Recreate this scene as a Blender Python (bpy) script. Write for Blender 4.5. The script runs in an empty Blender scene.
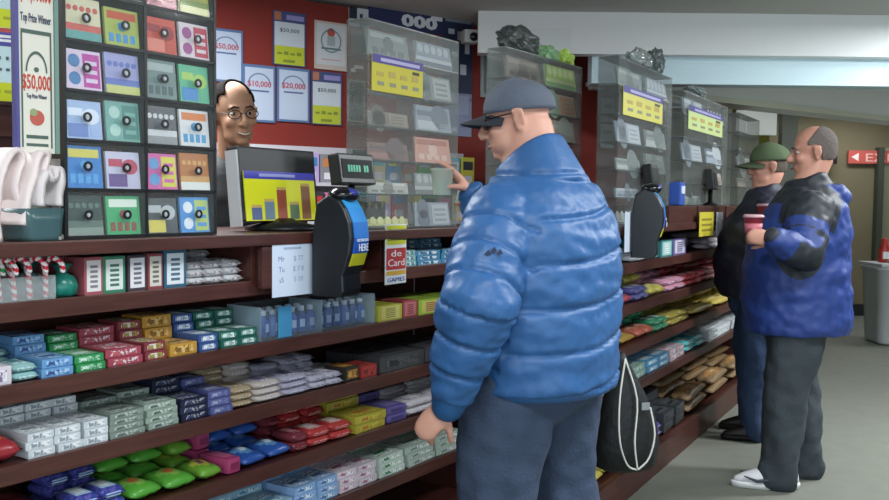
import bpy, bmesh, math, random
from mathutils import Vector, Matrix, noise
random.seed(7)
PI = math.pi
C = bpy.context.scene.collection
sc = bpy.context.scene

# ------------------------------------------------------------------ camera
FX = 900.0; PITCH = math.radians(3.2); ROLL = math.radians(0.6); EYE = Vector((0, 0, 1.36))
cam = bpy.data.cameras.new('camera'); cam.sensor_width = 36; cam.lens = 36 * FX / 889
co = bpy.data.objects.new('camera', cam); C.objects.link(co); sc.camera = co
X = Vector((1, 0, 0)); UPV = Vector((0, math.sin(PITCH), math.cos(PITCH))); FW = Vector((0, math.cos(PITCH), -math.sin(PITCH)))
r_ = X * math.cos(ROLL) + UPV * math.sin(ROLL); u_ = UPV * math.cos(ROLL) - X * math.sin(ROLL)
m = Matrix((r_, u_, -FW)).transposed().to_4x4(); m.translation = EYE
co.matrix_world = m
cam.clip_start = 0.05

def at(x, y, d):
    """a world point at world distance d (along Y) seen at pixel x, y - used to lay the room out in metres"""
    u, v = x - 444.5, y - 250
    a = u * math.cos(ROLL) + v * math.sin(ROLL); b = -u * math.sin(ROLL) + v * math.cos(ROLL)
    ray = X * (a / FX) + FW - UPV * (b / FX)
    return EYE + ray * (d / ray.y)

# ------------------------------------------------------------------ materials
MC = {}; TONE = [0.0]
def hexc(c):
    if isinstance(c, str):
        c = c.lstrip('#'); c = [int(c[i:i+2], 16) / 255 for i in (0, 2, 4)]
        g = sum(c) / 3; c = [v*(1-TONE[0]) + (g*.85+.09)*TONE[0] for v in c]
        return tuple(((v + .055) / 1.055) ** 2.4 if v > .04045 else v / 12.92 for v in c)
    return tuple(c)
def mat(c, rough=.5, metal=0., spec=.5, emit=0, alpha=1, mott=0, mscale=20, bump=0, bscale=60, trans=0, coat=0):
    key = (TONE[0], str(c), rough, metal, spec, emit, alpha, mott, mscale, bump, bscale, trans, coat)
    if key in MC: return MC[key]
    mt = bpy.data.materials.new('surface'); mt.use_nodes = True
    nt = mt.node_tree; b = nt.nodes['Principled BSDF']; col = hexc(c) + (1,)
    b.inputs['Base Color'].default_value = col; b.inputs['Roughness'].default_value = rough
    b.inputs['Metallic'].default_value = metal; b.inputs['Specular IOR Level'].default_value = spec
    if coat: b.inputs['Coat Weight'].default_value = coat; b.inputs['Coat Roughness'].default_value = .15
    if trans: b.inputs['Transmission Weight'].default_value = trans
    if emit:
        b.inputs['Emission Color'].default_value = col; b.inputs['Emission Strength'].default_value = emit
    if mott:
        tc = nt.nodes.new('ShaderNodeTexCoord'); n = nt.nodes.new('ShaderNodeTexNoise'); n.inputs['Scale'].default_value = mscale
        n.inputs['Detail'].default_value = 4
        nt.links.new(tc.outputs['Object'], n.inputs['Vector'])
        mx = nt.nodes.new('ShaderNodeMix'); mx.data_type = 'RGBA'
        mx.inputs[6].default_value = tuple(v * (1 - mott) for v in col[:3]) + (1,)
        mx.inputs[7].default_value = tuple(min(1, v * (1 + mott)) for v in col[:3]) + (1,)
        nt.links.new(n.outputs['Fac'], mx.inputs[0]); nt.links.new(mx.outputs[2], b.inputs['Base Color'])
    if bump:
        tc = nt.nodes.new('ShaderNodeTexCoord'); n = nt.nodes.new('ShaderNodeTexNoise'); n.inputs['Scale'].default_value = bscale
        nt.links.new(tc.outputs['Object'], n.inputs['Vector'])
        bp = nt.nodes.new('ShaderNodeBump'); bp.inputs['Strength'].default_value = bump; bp.inputs['Distance'].default_value = .01
        nt.links.new(n.outputs['Fac'], bp.inputs['Height']); nt.links.new(bp.outputs['Normal'], b.inputs['Normal'])
    if alpha < 1:
        tr = nt.nodes.new('ShaderNodeBsdfTransparent'); ms = nt.nodes.new('ShaderNodeMixShader'); ms.inputs[0].default_value = alpha
        out = nt.nodes['Material Output']
        nt.links.new(tr.outputs[0], ms.inputs[1]); nt.links.new(b.outputs[0], ms.inputs[2]); nt.links.new(ms.outputs[0], out.inputs[0])
    MC[key] = mt; return mt
def speckle(c1, c2, c3, scale=60, rough=.35):
    """printed wrapper: patches of several inks"""
    key = ('sp', TONE[0], str(c1), str(c2), str(c3), scale)
    if key in MC: return MC[key]
    mt = bpy.data.materials.new('printed_wrapper'); mt.use_nodes = True; nt = mt.node_tree; b = nt.nodes['Principled BSDF']
    tc = nt.nodes.new('ShaderNodeTexCoord'); n = nt.nodes.new('ShaderNodeTexNoise'); n.inputs['Scale'].default_value = scale; n.inputs['Detail'].default_value = 1.5
    rp = nt.nodes.new('ShaderNodeValToRGB'); rp.color_ramp.interpolation = 'CONSTANT'
    e = rp.color_ramp.elements; e[0].position = 0; e[0].color = hexc(c1) + (1,); e[1].position = .5; e[1].color = hexc(c2) + (1,)
    k = e.new(.6); k.color = hexc(c3) + (1,)
    nt.links.new(tc.outputs['Object'], n.inputs['Vector']); nt.links.new(n.outputs['Fac'], rp.inputs[0]); nt.links.new(rp.outputs[0], b.inputs['Base Color'])
    b.inputs['Roughness'].default_value = rough
    MC[key] = mt; return mt
def wood(c1, c2):
    key = ('wood', c1, c2)
    if key in MC: return MC[key]
    mt = bpy.data.materials.new('stained_wood'); mt.use_nodes = True; nt = mt.node_tree; b = nt.nodes['Principled BSDF']
    tc = nt.nodes.new('ShaderNodeTexCoord'); mp = nt.nodes.new('ShaderNodeMapping'); mp.inputs['Scale'].default_value = (1.5, 14, 22)
    n = nt.nodes.new('ShaderNodeTexNoise'); n.inputs['Scale'].default_value = 3; n.inputs['Detail'].default_value = 6; n.inputs['Distortion'].default_value = .6
    rp = nt.nodes.new('ShaderNodeValToRGB'); e = rp.color_ramp.elements; e[0].position = .3; e[0].color = hexc(c1) + (1,); e[1].position = .7; e[1].color = hexc(c2) + (1,)
    for a, c in ((tc.outputs['Object'], mp.inputs[0]), (mp.outputs[0], n.inputs['Vector']), (n.outputs['Fac'], rp.inputs[0]), (rp.outputs[0], b.inputs['Base Color'])): nt.links.new(a, c)
    b.inputs['Roughness'].default_value = .38
    MC[key] = mt; return mt
W_DARK = wood('#3a1c18', '#4e2a22'); W_RED = wood('#42241f', '#57332d'); BLACK = mat('#14161a', .4); WHITE = mat('#e8ecf0', .6)
ACRY = mat('#dfe8ea', .08, alpha=.2, spec=.8); GREY = mat('#7c8080', .5)

# ------------------------------------------------------------------ objects
def props(o, label=None, cat=None, group=None, kind=None):
    if label: o['label'] = label
    if cat: o['category'] = cat
    if group: o['group'] = group
    if kind: o['kind'] = kind
    return o
def empty(name, loc, rz=0, label=None, cat=None, group=None, mw=None):
    o = bpy.data.objects.new(name, None); C.objects.link(o); o.empty_display_size = .1
    if mw is not None: o.matrix_world = mw
    else: o.location = loc; o.rotation_euler = (0, 0, rz)
    return props(o, label, cat, group)
def T(loc, rz=0): return Matrix.Translation(Vector(loc)) @ Matrix.Rotation(rz, 4, 'Z')

class MB:
    def __init__(s): s.bm = bmesh.new(); s.mats = []
    def mi(s, m):
        if m is None: return 0
        if m not in s.mats: s.mats.append(m)
        return s.mats.index(m)
    def faces(s, vs, fs, m=None, mx=None, smooth=False):
        i = s.mi(m); bv = [s.bm.verts.new((mx @ Vector(v)) if mx is not None else v) for v in vs]; out = []
        for f in fs:
            try:
                q = s.bm.faces.new([bv[k] for k in f]); q.material_index = i; q.smooth = smooth; out.append(q)
            except ValueError: pass
        return out
    def box(s, c, d, m=None, rz=0, rot=None, bev=0):
        mx = Matrix.Translation(Vector(c)) @ (rot.to_4x4() if rot is not None else Matrix.Rotation(rz, 4, 'Z'))
        x, y, z = (v / 2 for v in d)
        vs = [(a, b, e) for a in (-x, x) for b in (-y, y) for e in (-z, z)]
        fs = [(0, 1, 3, 2), (4, 6, 7, 5), (0, 4, 5, 1), (2, 3, 7, 6), (0, 2, 6, 4), (1, 5, 7, 3)]
        out = s.faces(vs, fs, m, mx)
        if bev:
            es = list({e for f in out for e in f.edges})
            bmesh.ops.bevel(s.bm, geom=es, offset=bev, segments=2, affect='EDGES', profile=.7, clamp_overlap=True, material=s.mi(m))
        return s
    def rect(s, x0, z0, x1, z1, m, y=-.001, th=.001):
        return s.box(((x0 + x1) / 2, y - th / 2, (z0 + z1) / 2), (abs(x1 - x0), th, abs(z1 - z0)), m)
    def loft(s, rings, m=None, cap=True, smooth=True, mx=None):
        n = len(rings[0]); vs = [p for r in rings for p in r]; fs = []
        for k in range(len(rings) - 1):
            for j in range(n): fs.append((k*n + j, k*n + (j+1) % n, (k+1)*n + (j+1) % n, (k+1)*n + j))
        if cap: fs.append(tuple(range(n))[::-1]); fs.append(tuple(range((len(rings)-1)*n, len(rings)*n)))
        s.faces(vs, fs, m, mx, smooth); return s
    def tube(s, pts, rad, m=None, n=12, flat=1., side=None, round_ends=True):
        """tube along pts with a radius per point; side = vector for the flat axis"""
        pts = [Vector(p) for p in pts]
        if not hasattr(rad, '__len__'): rad = [rad] * len(pts)
        rad = list(rad)
        if round_ends:
            a = (pts[0] - pts[1]).normalized(); b = (pts[-1] - pts[-2]).normalized(); r0, r1 = rad[0], rad[-1]
            pre = [(pts[0] + a * r0 * math.sin(t), r0 * math.cos(t)) for t in (1.35, .9, .45)]
            post = [(pts[-1] + b * r1 * math.sin(t), r1 * math.cos(t)) for t in (.45, .9, 1.35)]
            pts = [p for p, _ in pre] + pts + [p for p, _ in post]; rad = [r for _, r in pre] + rad + [r for _, r in post]
        rings = []; sd = None
        for i, p in enumerate(pts):
            t = (pts[min(i+1, len(pts)-1)] - pts[max(i-1, 0)]).normalized()
            if side is not None: a = side - t * side.dot(t)
            elif sd is None: a = t.orthogonal()
            else: a = sd - t * sd.dot(t)
            a.normalize(); sd = a; b = t.cross(a)
            rings.append([p + a * rad[i] * math.cos(2*PI*k/n) + b * rad[i] * flat * math.sin(2*PI*k/n) for k in range(n)])
        return s.loft(rings, m)
    def ell(s, c, r, m=None, rot=None, nu=20, nv=12):
        R = rot.to_4x4() if rot is not None else Matrix.Identity(4); mx = Matrix.Translation(Vector(c)) @ R
        rings = [[(r[0]*math.sin(v)*math.cos(2*PI*k/nu), r[1]*math.sin(v)*math.sin(2*PI*k/nu), r[2]*math.cos(v)) for k in range(nu)] for v in [PI*(j+.25)/(nv-.5) for j in range(nv)]]
        return s.loft(rings[::-1], m, mx=mx)
    def disc(s, c, r, m, y=-.002, n=20, th=.001, r_in=0, sx=1):
        x, z = c
        if r_in:
            o = []
            for yy in (y, y - th):
                for rr in (r_in, r): o += [(x + rr*sx*math.cos(2*PI*k/n), yy, z + rr*math.sin(2*PI*k/n)) for k in range(n)]
            fs = [(2*n+k, 2*n+(k+1) % n, 3*n+(k+1) % n, 3*n+k) for k in range(n)] + [(n+k, n+(k+1) % n, 3*n+(k+1) % n, 3*n+k) for k in range(n)] + [(k, (k+1) % n, 2*n+(k+1) % n, 2*n+k) for k in range(n)]
            s.faces(o, fs, m); return s
        s.loft([[(x + r*sx*math.cos(2*PI*k/n), yy, z + r*math.sin(2*PI*k/n)) for k in range(n)] for yy in (y, y - th)], m, smooth=False); return s
    def lathe(s, prof, c=(0, 0, 0), m=None, n=24, mx=None):
        rings = [[(c[0] + r*math.cos(2*PI*k/n), c[1] + r*math.sin(2*PI*k/n), c[2] + z) for k in range(n)] for r, z in prof]
        return s.loft(rings, m, mx=mx)
    def text(s, t, x, z, h, m, y=-.002, width=None, bold=.0):
        cu = bpy.data.curves.new('t', 'FONT'); cu.body = t; cu.size = 1; cu.extrude = .01; cu.align_x = 'CENTER'; cu.resolution_u = 2; cu.offset = bold
        o = bpy.data.objects.new('t', cu); C.objects.link(o)
        dg = bpy.context.evaluated_depsgraph_get(); me = bpy.data.meshes.new_from_object(o.evaluated_get(dg))
        bpy.data.objects.remove(o); bpy.data.curves.remove(cu)
        if not me.vertices: return s
        xs = [v.co.x for v in me.vertices]; ys = [v.co.y for v in me.vertices]
        w = max(xs) - min(xs); hh = max(ys) - min(ys); kz = h / .7; kx = kz if width is None else width / w
        cx = (max(xs) + min(xs)) / 2
        i = s.mi(m)
        vs = [s.bm.verts.new((x + (v.co.x - cx)*kx, y - v.co.z * .05, z + v.co.y*kz)) for v in me.vertices]
        for p in me.polygons:
            try: f = s.bm.faces.new([vs[k] for k in p.vertices]); f.material_index = i
            except ValueError: pass
        bpy.data.meshes.remove(me); return s
    def build(s, name, parent=None, m=None, local=True, mw=None, bevel=0, fix=True):
        if fix: bmesh.ops.recalc_face_normals(s.bm, faces=s.bm.faces[:])
        me = bpy.data.meshes.new(name); s.bm.to_mesh(me); s.bm.free()
        for k in (s.mats or [m or WHITE]): me.materials.append(k)
        o = bpy.data.objects.new(name, me); C.objects.link(o)
        if parent is not None: o.parent = parent
        if mw is not None: o.matrix_world = mw
        if bevel:
            b = o.modifiers.new('bevel', 'BEVEL'); b.width = bevel; b.segments = 2; b.limit_method = 'ANGLE'
        return o

def solid(mb_obj, voxel, smooth=6, disp=None):
    """turn overlapping lofts into one continuous skin"""
    o = mb_obj; md = o.modifiers.new('r', 'REMESH'); md.mode = 'VOXEL'; md.voxel_size = voxel; md.use_smooth_shade = True
    if smooth:
        k = o.modifiers.new('s', 'SMOOTH'); k.iterations = smooth; k.factor = .5
    dg = bpy.context.evaluated_depsgraph_get(); me = bpy.data.meshes.new_from_object(o.evaluated_get(dg))
    o.modifiers.clear(); old = o.data; ms = [k for k in old.materials]; nm = old.name; o.data = me; bpy.data.meshes.remove(old); me.name = nm
    me.materials.clear()
    for k in ms: me.materials.append(k)
    me.polygons.foreach_set('material_index', [0] * len(me.polygons))
    if disp:
        nr = [v.normal.copy() for v in me.vertices]
        for v, q in zip(me.vertices, nr): v.co = v.co + q * disp(v.co)
    me.polygons.foreach_set('use_smooth', [True] * len(me.polygons)); me.update()
    return o
def paint(o, fn):
    me = o.data
    for p in me.polygons:
        p.material_index = fn(p.center, p.normal)

# ------------------------------------------------------------------ frames of the two counters
class Frame:
    def __init__(s, p, th, name=None): s.p = Vector(p); s.th = th; s.rz = PI/2 - th; s.mw = T((p[0], p[1], 0), s.rz)
    def w(s, a, b, z): return s.mw @ Vector((a, b, z))          # a along the front, b back into the counter
    def s_at(s, px, b=0):
        """distance along the front at which the plane b is seen at picture column px"""
        k = (px - 444.5) / FX; q = s.mw @ Vector((0, b, 0)); d = (math.sin(s.th), math.cos(s.th))
        return (k * q.y - q.x) / (d[0] - k * d[1])
L = Frame((-1, 2.119), .606); R = Frame((1, 4.345), .524)
# ------------------------------------------------------------------ room
def st(mb, name, mw=None, bevel=0): return props(mb.build(name, mw=mw, bevel=bevel), kind='structure')
carpet = mat('#74766c', .95, mott=.12, mscale=9, bump=.25, bscale=300)
b = MB(); b.box((2.5, 5, -.03), (11, 15, .06), carpet); st(b, 'floor')
b = MB(); b.box((2.5, 5, 2.56), (11, 15, .08), mat('#bdbdb8', .9)); st(b, 'ceiling')
RED = mat('#80261d', .7, mott=.1, mscale=3)
WTH = .949; WP = Vector((-.57, 5.45)); WALL = Frame((WP.x, WP.y), WTH)
b = MB(); b.box((.35, .06, 1.25), (4.7, .12, 2.5), RED); st(b, 'wall_back', WALL.mw)
b = MB(); b.box((-3.05, 5, 1.25), (.1, 15, 2.5), mat('#a89a84', .8)); st(b, 'wall_left')
TAN = mat('#766d54', .85, mott=.08, mscale=2)
b = MB(); b.box((2.5, 11.0, 1.25), (11, .1, 2.5), TAN); st(b, 'wall_far')
b = MB(); b.box((8.05, 5, 1.25), (.1, 15, 2.5), TAN); st(b, 'wall_right')
b = MB(); b.box((4.6, 10.93, .07), (5.5, .04, .14), mat('#1c1c1e', .5)); st(b, 'baseboard_far')
PAINT = mat('#eceeee', .7)
# stepped soffits over the counters
b = MB(); x0 = at(478, 50, 5.6).x; z0 = at(600, 54, 5.6).z
b.box(((x0+8)/2, 5.65, (z0+2.52)/2), (8-x0, .1, 2.52-z0), PAINT); st(b, 'ceiling_soffit')
b = MB(); x1 = at(592, 60, 5.7).x; z1 = at(672, 84, 5.7).z
b.box(((x1+8)/2, 5.78, (z1+2.52)/2), (8-x1, .16, 2.52-z1), mat('#cfe6ee', .7)); st(b, 'ceiling_bulkhead')
b = MB(); p = at(668, 97, 6.0); BM = T((p.x, p.y, 0), PI/2 - .95)
b.box((2.9, .1, (p.z+2.5)/2), (5.8, .2, 2.5-p.z), mat('#f0f2ee', .7)); b.box((2.9, -.012, p.z+.02), (5.8, .024, .04), mat('#d8d8c4', .7)); st(b, 'ceiling_beam', BM)
b = MB(); p = at(668, 100, 8.4); q = at(727, 100, 8.4)
b.box(((p.x+q.x)/2, 8.45, 1.1), (q.x-p.x, .1, 2.2), mat('#b9ab92', .8)); st(b, 'wall_partition')
# doorway opening with bright post, pale panel and olive shade behind the ticket stands
p = at(722, 112, 8.2); q = at(731, 112, 8.2)
b = MB(); b.box(((p.x+q.x)/2, 8.2, 1.1), (q.x-p.x, .08, 2.2), mat('#e6dfc4', .6)); st(b, 'trim_1')
p = at(738, 110, 8.3); q = at(777, 135, 8.3)
b = MB(); b.box(((p.x+q.x)/2, 8.33, (p.z+q.z)/2), (q.x-p.x, .03, p.z-q.z), mat('#e9eeea', .5, emit=.25)); st(b, 'window_1')
p = at(734, 135, 8.3); q = at(768, 154, 8.3)
b = MB()
for k in range(8):
    zz = q.z + (p.z-q.z)*(k+.5)/8; b.box(((p.x+q.x)/2, 8.28, zz), (q.x-p.x, .02, (p.z-q.z)/8*.93), mat('#7c7420', .7))
props(b.build('window_shade'), 'olive slatted shade hanging low in the pale window at the far end', 'window shade')
p = at(781, 110, 8.4); q = at(796, 110, 8.4)
b = MB(); b.box(((p.x+q.x)/2, 8.4, 1.12), (q.x-p.x, .1, 2.24), mat('#a8aaa2', .8)); st(b, 'wall_column')
p = at(879, 160, 10.9)
b = MB(); b.box((p.x, 10.88, 1.02), (.07, .1, 2.04), mat('#3d4236', .6))
b.box((p.x+.55, 10.93, 1.02), (1.05, .04, 2.04), mat('#8a8a70', .7)); st(b, 'door_1')
# red lettered sign on the far wall
p = at(852, 150, 10.8); q = at(930, 164, 10.8)
e = empty('wall_sign', ((p.x+q.x)/2, 10.9, 0), label='red sign with pale arrow and letters high on the far wall', cat='sign')
w = q.x-p.x; h = p.z-q.z; zc = (p.z+q.z)/2
b = MB(); b.box((0, 0, zc), (w, .03, h), mat('#c9584f', .5), bev=.004); b.build('panel', e)
b = MB(); b.text('EXIT', -.05, zc-h*.33, h*.62, mat('#f0c9c0', .6), y=-.018, width=w*.45); b.build('lettering', e)
b = MB(); b.faces([(-w/2+.03, -.02, zc), (-w/2+.12, -.02, zc+h*.32), (-w/2+.12, -.02, zc-h*.32)], [(0, 1, 2)], mat('#f4e4e0', .6)); b.build('arrow', e)
b = MB(); p = at(829, 155, 10.7); b.box((p.x, 10.86, p.z), (.28, .14, .2), BLACK, bev=.01)
b.box((p.x, 10.78, p.z), (.22, .02, .14), mat('#22262a', .2)); props(b.build('wall_speaker'), 'black box speaker on the far wall left of the red sign', 'speaker')

# bin beside the door
p = at(892, 342, 8.8); e = empty('trash_bin', (p.x, 8.8, 0), label='translucent grey plastic bin at the right edge near the far wall', cat='bin')
b = MB()
rr = [(.2, .01), (.205, .03), (.24, .72), (.255, .73), (.255, .76), (.235, .76), (.22, .7), (.19, .05)]
b.loft([[(max(-1, min(1, 1.25*math.cos(2*PI*k/32)))*r, max(-1, min(1, 1.25*math.sin(2*PI*k/32)))*r, z) for k in range(32)] for r, z in rr], mat('#aeb4b4', .4)); b.build('body', e)
b = MB(); b.box((0, 0, .775), (.5, .5, .03), mat('#b8bdbd', .4), bev=.012); b.box((0, -.1, .8), (.2, .14, .03), mat('#90a0a0'), bev=.01); b.build('lid', e)
p = at(888, 250, 8.9); b = MB(); b.lathe([(.05, .79), (.055, .8), (.05, .93), (.03, .97), (.03, 1.02), (.0, 1.03)], m=mat('#b03028', .4)); b.box((0, -.045, .86), (.07, .02, .07), WHITE)
props(b.build('red_bottle', mw=T((e.location.x-.08, 8.86, 0))), 'red bottle with white label standing on the grey bin', 'bottle')

# lights: ceiling fluorescent fixtures
def fixture(x, y, lab, power, rz=0):
    e = empty('ceiling_light', (x, y, 2.50), rz, lab, 'ceiling light', 'ceiling fluorescent lights')
    b = MB(); b.box((0, 0, 0), (1.24, .34, .035), mat('#d8d8d4', .6), bev=.005); b.build('housing', e)
    b = MB(); b.box((0, 0, -.021), (1.16, .28, .012), mat('#f2f6ff', .6, emit=3.0)); b.build('diffuser', e)
    l = bpy.data.lights.new('tube_light', 'AREA'); l.shape = 'RECTANGLE'; l.size = 1.1; l.size_y = .26; l.energy = power; l.color = (.93, .98, 1)
    o = bpy.data.objects.new('tube_light', l); C.objects.link(o); o.parent = e; o.location = (0, 0, -.04)
fixture(.2, 1.0, 'fluorescent fixture over the customer aisle nearest the camera', 34)
fixture(1.9, 2.6, 'fluorescent fixture over the open floor right of the blue jacket man', 42, .5)
fixture(3.4, 4.4, 'fluorescent fixture in the ceiling before the long white soffit', 80)
fixture(-1.3, 3.7, 'fluorescent fixture over the clerk side of the counter', 52, .7)
fixture(-2.2, 2.2, 'fluorescent fixture at the left end behind the counter', 20, .7)
fixture(3.6, 5.2, 'fluorescent fixture added out of view to brighten the white soffit', 22)  # extra out-of-view fixture, added only to lift the soffit's brightness
fixture(5.2, 8.6, 'fluorescent fixture behind the angled beam', 45)
fixture(4.6, 10.2, 'fluorescent fixture close to the far wall', 14)
wd = bpy.data.worlds.new('world'); sc.world = wd; wd.use_nodes = True
wd.node_tree.nodes['Background'].inputs[0].default_value = (.80, .92, 1, 1); wd.node_tree.nodes['Background'].inputs[1].default_value = 1.9
sc.view_settings.view_transform = 'Standard'; sc.view_settings.look = 'None'; sc.view_settings.exposure = 0.25; sc.view_settings.gamma = 1

# ------------------------------------------------------------------ counters with candy shelves
def rack(fr, name, s0, s1, zs, base, lab, top_z, lip=.04, dividers=(), baseface=None, deck=None, depth=.36):
    e = empty(name, None, label=lab, cat='shelving', mw=fr.mw)
    b = MB(); b.box(((s0+s1)/2, depth+.01, top_z/2), (s1-s0, .02, top_z), W_DARK); b.build('back_panel', e)
    for a in (s0-.015, s1+.015):
        b = MB(); b.box((a, depth/2, top_z/2), (.03, depth, top_z), W_DARK); b.build('end_panel', e, bevel=.002)
    for z in zs:
        b = MB(); b.box(((s0+s1)/2, depth/2+.01, z+lip-.012), (s1-s0, depth-.02, .024), W_DARK)
        b.box(((s0+s1)/2, .008, z+lip/2+.003), (s1-s0, .016, lip+.006), W_RED, bev=.003); b.build('shelf', e)
    b = MB(); b.box(((s0+s1)/2, depth/2, base/2), (s1-s0, depth-.02, base), W_DARK)
    b.box(((s0+s1)/2, -.004, base/2+.006), (s1-s0, .03, base+.012), baseface or W_RED, bev=.004); b.build('plinth', e)
    for a, za, zb in dividers:
        b = MB(); b.box((a, depth/2, (za+zb)/2), (.018, depth, zb-za), W_DARK); b.build('divider', e, bevel=.001)
    return e
LZ = [1.062, .868, .675, .479, .285]; LTOP = 1.25
RZ = [1.034, .845, .656, .467]; RBASE = .127; RTOP = 1.25
La = L.s_at(253); Lb = L.s_at(318); Lc = L.s_at(382)
rack(L, 'candy_rack', -1.0, 2.04, LZ, .1, 'long dark wood candy shelves under the near counter on the left', LTOP-.03,
     dividers=((La, LZ[0]+.035, LTOP-.03), (Lc, LZ[0]+.035, LTOP-.03)))
rack(R, 'candy_rack', -.8, 2.7, RZ, RBASE, 'dark wood candy shelves under the far counter beyond the blue jacket', RTOP-.03)
def worktop(fr, s0, s1, z, lab):
    b = MB(); b.box(((s0+s1)/2, .27, z-.014), (s1-s0, .6, .028), W_DARK); b.box(((s0+s1)/2, -.035, z-.016), (s1-s0, .02, .036), W_RED, bev=.004)
    return props(b.build('counter_top', mw=fr.mw, bevel=0), lab, 'counter top')
worktop(L, -1.03, 2.07, LTOP, 'dark brown counter top carrying the coloured ticket stand')
worktop(R, -.83, 2.73, RTOP, 'dark brown far counter top carrying the clear ticket stands')

# ------------------------------------------------------------------ packs of sweets on the shelves
COLW = {1: [''], 2: ['left', 'right'], 3: ['left', 'middle', 'right'], 4: ['leftmost', 'centre-left', 'centre-right', 'rightmost'],
        5: ['leftmost', 'second', 'middle', 'fourth', 'rightmost'], 6: ['leftmost', 'second', 'third', 'fourth', 'fifth', 'rightmost']}
ROWW = {1: [''], 2: ['front', 'rear'], 3: ['front', 'middle-row', 'rear']}
LAYW = {1: [''], 2: ['bottom', 'top'], 3: ['bottom', 'mid-layer', 'top'], 4: ['bottom', 'lower', 'upper', 'top'], 5: ['bottom', 'second-layer', 'mid-layer', 'fourth-layer', 'top']}
def pack_mesh(kind, w, d, h, cols):
    """one pack, origin at the base centre; cols = body, print, accent"""
    b = MB(); B, P, A = [k if not isinstance(k, str) else mat(k, .35) for k in cols[:3]]
    if kind in ('box', 'bar') and all(isinstance(k, str) for k in cols): P = speckle(cols[1], cols[0], cols[2], 110)
    if kind == 'box':
        b.box((0, 0, h/2), (w, d, h), B, bev=min(w, d, h)*.06)
        b.rect(-w*.36, h*.2, w*.36, h*.8, P, y=-d/2, th=.0008)
        b.box((0, 0, h+.0004), (w*.72, d*.7, .0008), P)
        b.box((0, -d*.1, h+.0012), (w*.5, d*.16, .0008), A)
        b.box((-w*.2, -d/2-.0012, h*.5), (w*.2, .0008, h*.35), A)
    elif kind == 'label':            # tall box with a pale panel full of lines on its end
        b.box((0, 0, h/2), (w, d, h), B, bev=.002); b.rect(-w*.38, h*.1, w*.38, h*.92, P, y=-d/2, th=.0008)
        for k in range(5): b.rect(-w*.2, h*(.2+.13*k), w*.2, h*(.27+.13*k), A, y=-d/2-.0008, th=.0006)
        b.box((0, 0, h+.0004), (w*.8, d*.8, .0008), B)
    elif kind == 'bar':              # wrapped bar with crimped ends
        n = 12; rs = []
        for yy, kx, kz in ((-d/2, .95, .06), (-d/2+d*.06, .95, .06), (-d/2+d*.1, .9, .75), (-d/2+d*.16, 1, 1), (d/2-d*.16, 1, 1), (d/2-d*.1, .9, .75), (d/2-d*.06, .95, .06), (d/2, .95, .06)):
            rs.append([(w/2*kx*max(-1, min(1, 1.3*math.cos(2*PI*k/n))), yy, h/2 + h/2*kz*max(-1, min(1, 1.3*math.sin(2*PI*k/n)))) for k in range(n)])
        b.loft(rs, B, smooth=True)
        b.box((0, 0, h+.0003), (w*.6, d*.55, .0012), P); b.box((0, d*.05, h+.0014), (w*.36, d*.4, .0008), A)
        b.rect(-w*.3, h*.3, w*.3, h*.62, P, y=-d/2+d*.06, th=.004)
    elif kind == 'bag':              # soft pouch, puffed in the middle
        nx, ny = 9, 11; vs = []; fs = []
        for sgn in (1, -1):
            for j in range(ny):
                for i in range(nx):
                    u, v = i/(nx-1)*2-1, j/(ny-1)*2-1
                    puff = (1-u*u)**.45 * (1-abs(v)**3)**.6 if abs(u) < 1 and abs(v) < 1 else 0
                    z = h/2 + sgn*h/2*puff + .15*h*noise.noise(Vector((u*2.5, v*2.5, sgn*3+w*90)))*puff
                    vs.append((u*w/2*(1-.06*(1-v*v)), v*d/2, max(.0, z)))
        N = nx*ny
        for sgn in (0, 1):
            for j in range(ny-1):
                for i in range(nx-1): q = (sgn*N+j*nx+i, sgn*N+j*nx+i+1, sgn*N+(j+1)*nx+i+1, sgn*N+(j+1)*nx+i); fs.append(q)
        f = b.faces(vs, fs, B, smooth=True); bmesh.ops.remove_doubles(b.bm, verts=b.bm.verts[:], dist=.0004)
        i2, i3 = b.mi(P), b.mi(A)
        for q in b.bm.faces:
            c = q.calc_center_median(); r = math.hypot(c.x/w, c.y/d)
            if c.z > h*.5 and r < .3: q.material_index = i2
            if c.z > h*.5 and r < .14: q.material_index = i3
    elif kind == 'fold':             # folded over soft bundle, e.g. pillow of small bags
        b.box((0, 0, h/2), (w, d, h), B, bev=min(w, d, h)*.35); b.box((0, 0, h+.0002), (w*.6, d*.6, .001), P); b.rect(-w*.3, h*.3, w*.3, h*.7, A, y=-d/2, th=.0008)
    bmesh.ops.recalc_face_normals(b.bm, faces=b.bm.faces[:])
    me = bpy.data.meshes.new(kind); b.bm.to_mesh(me); b.bm.free()
    for k in b.mats: me.materials.append(k)
    return me
NAMES = {'box': 'candy_box', 'label': 'boxed_pack', 'bar': 'candy_bar', 'bag': 'candy_pouch', 'fold': 'sweets_packet'}
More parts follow.
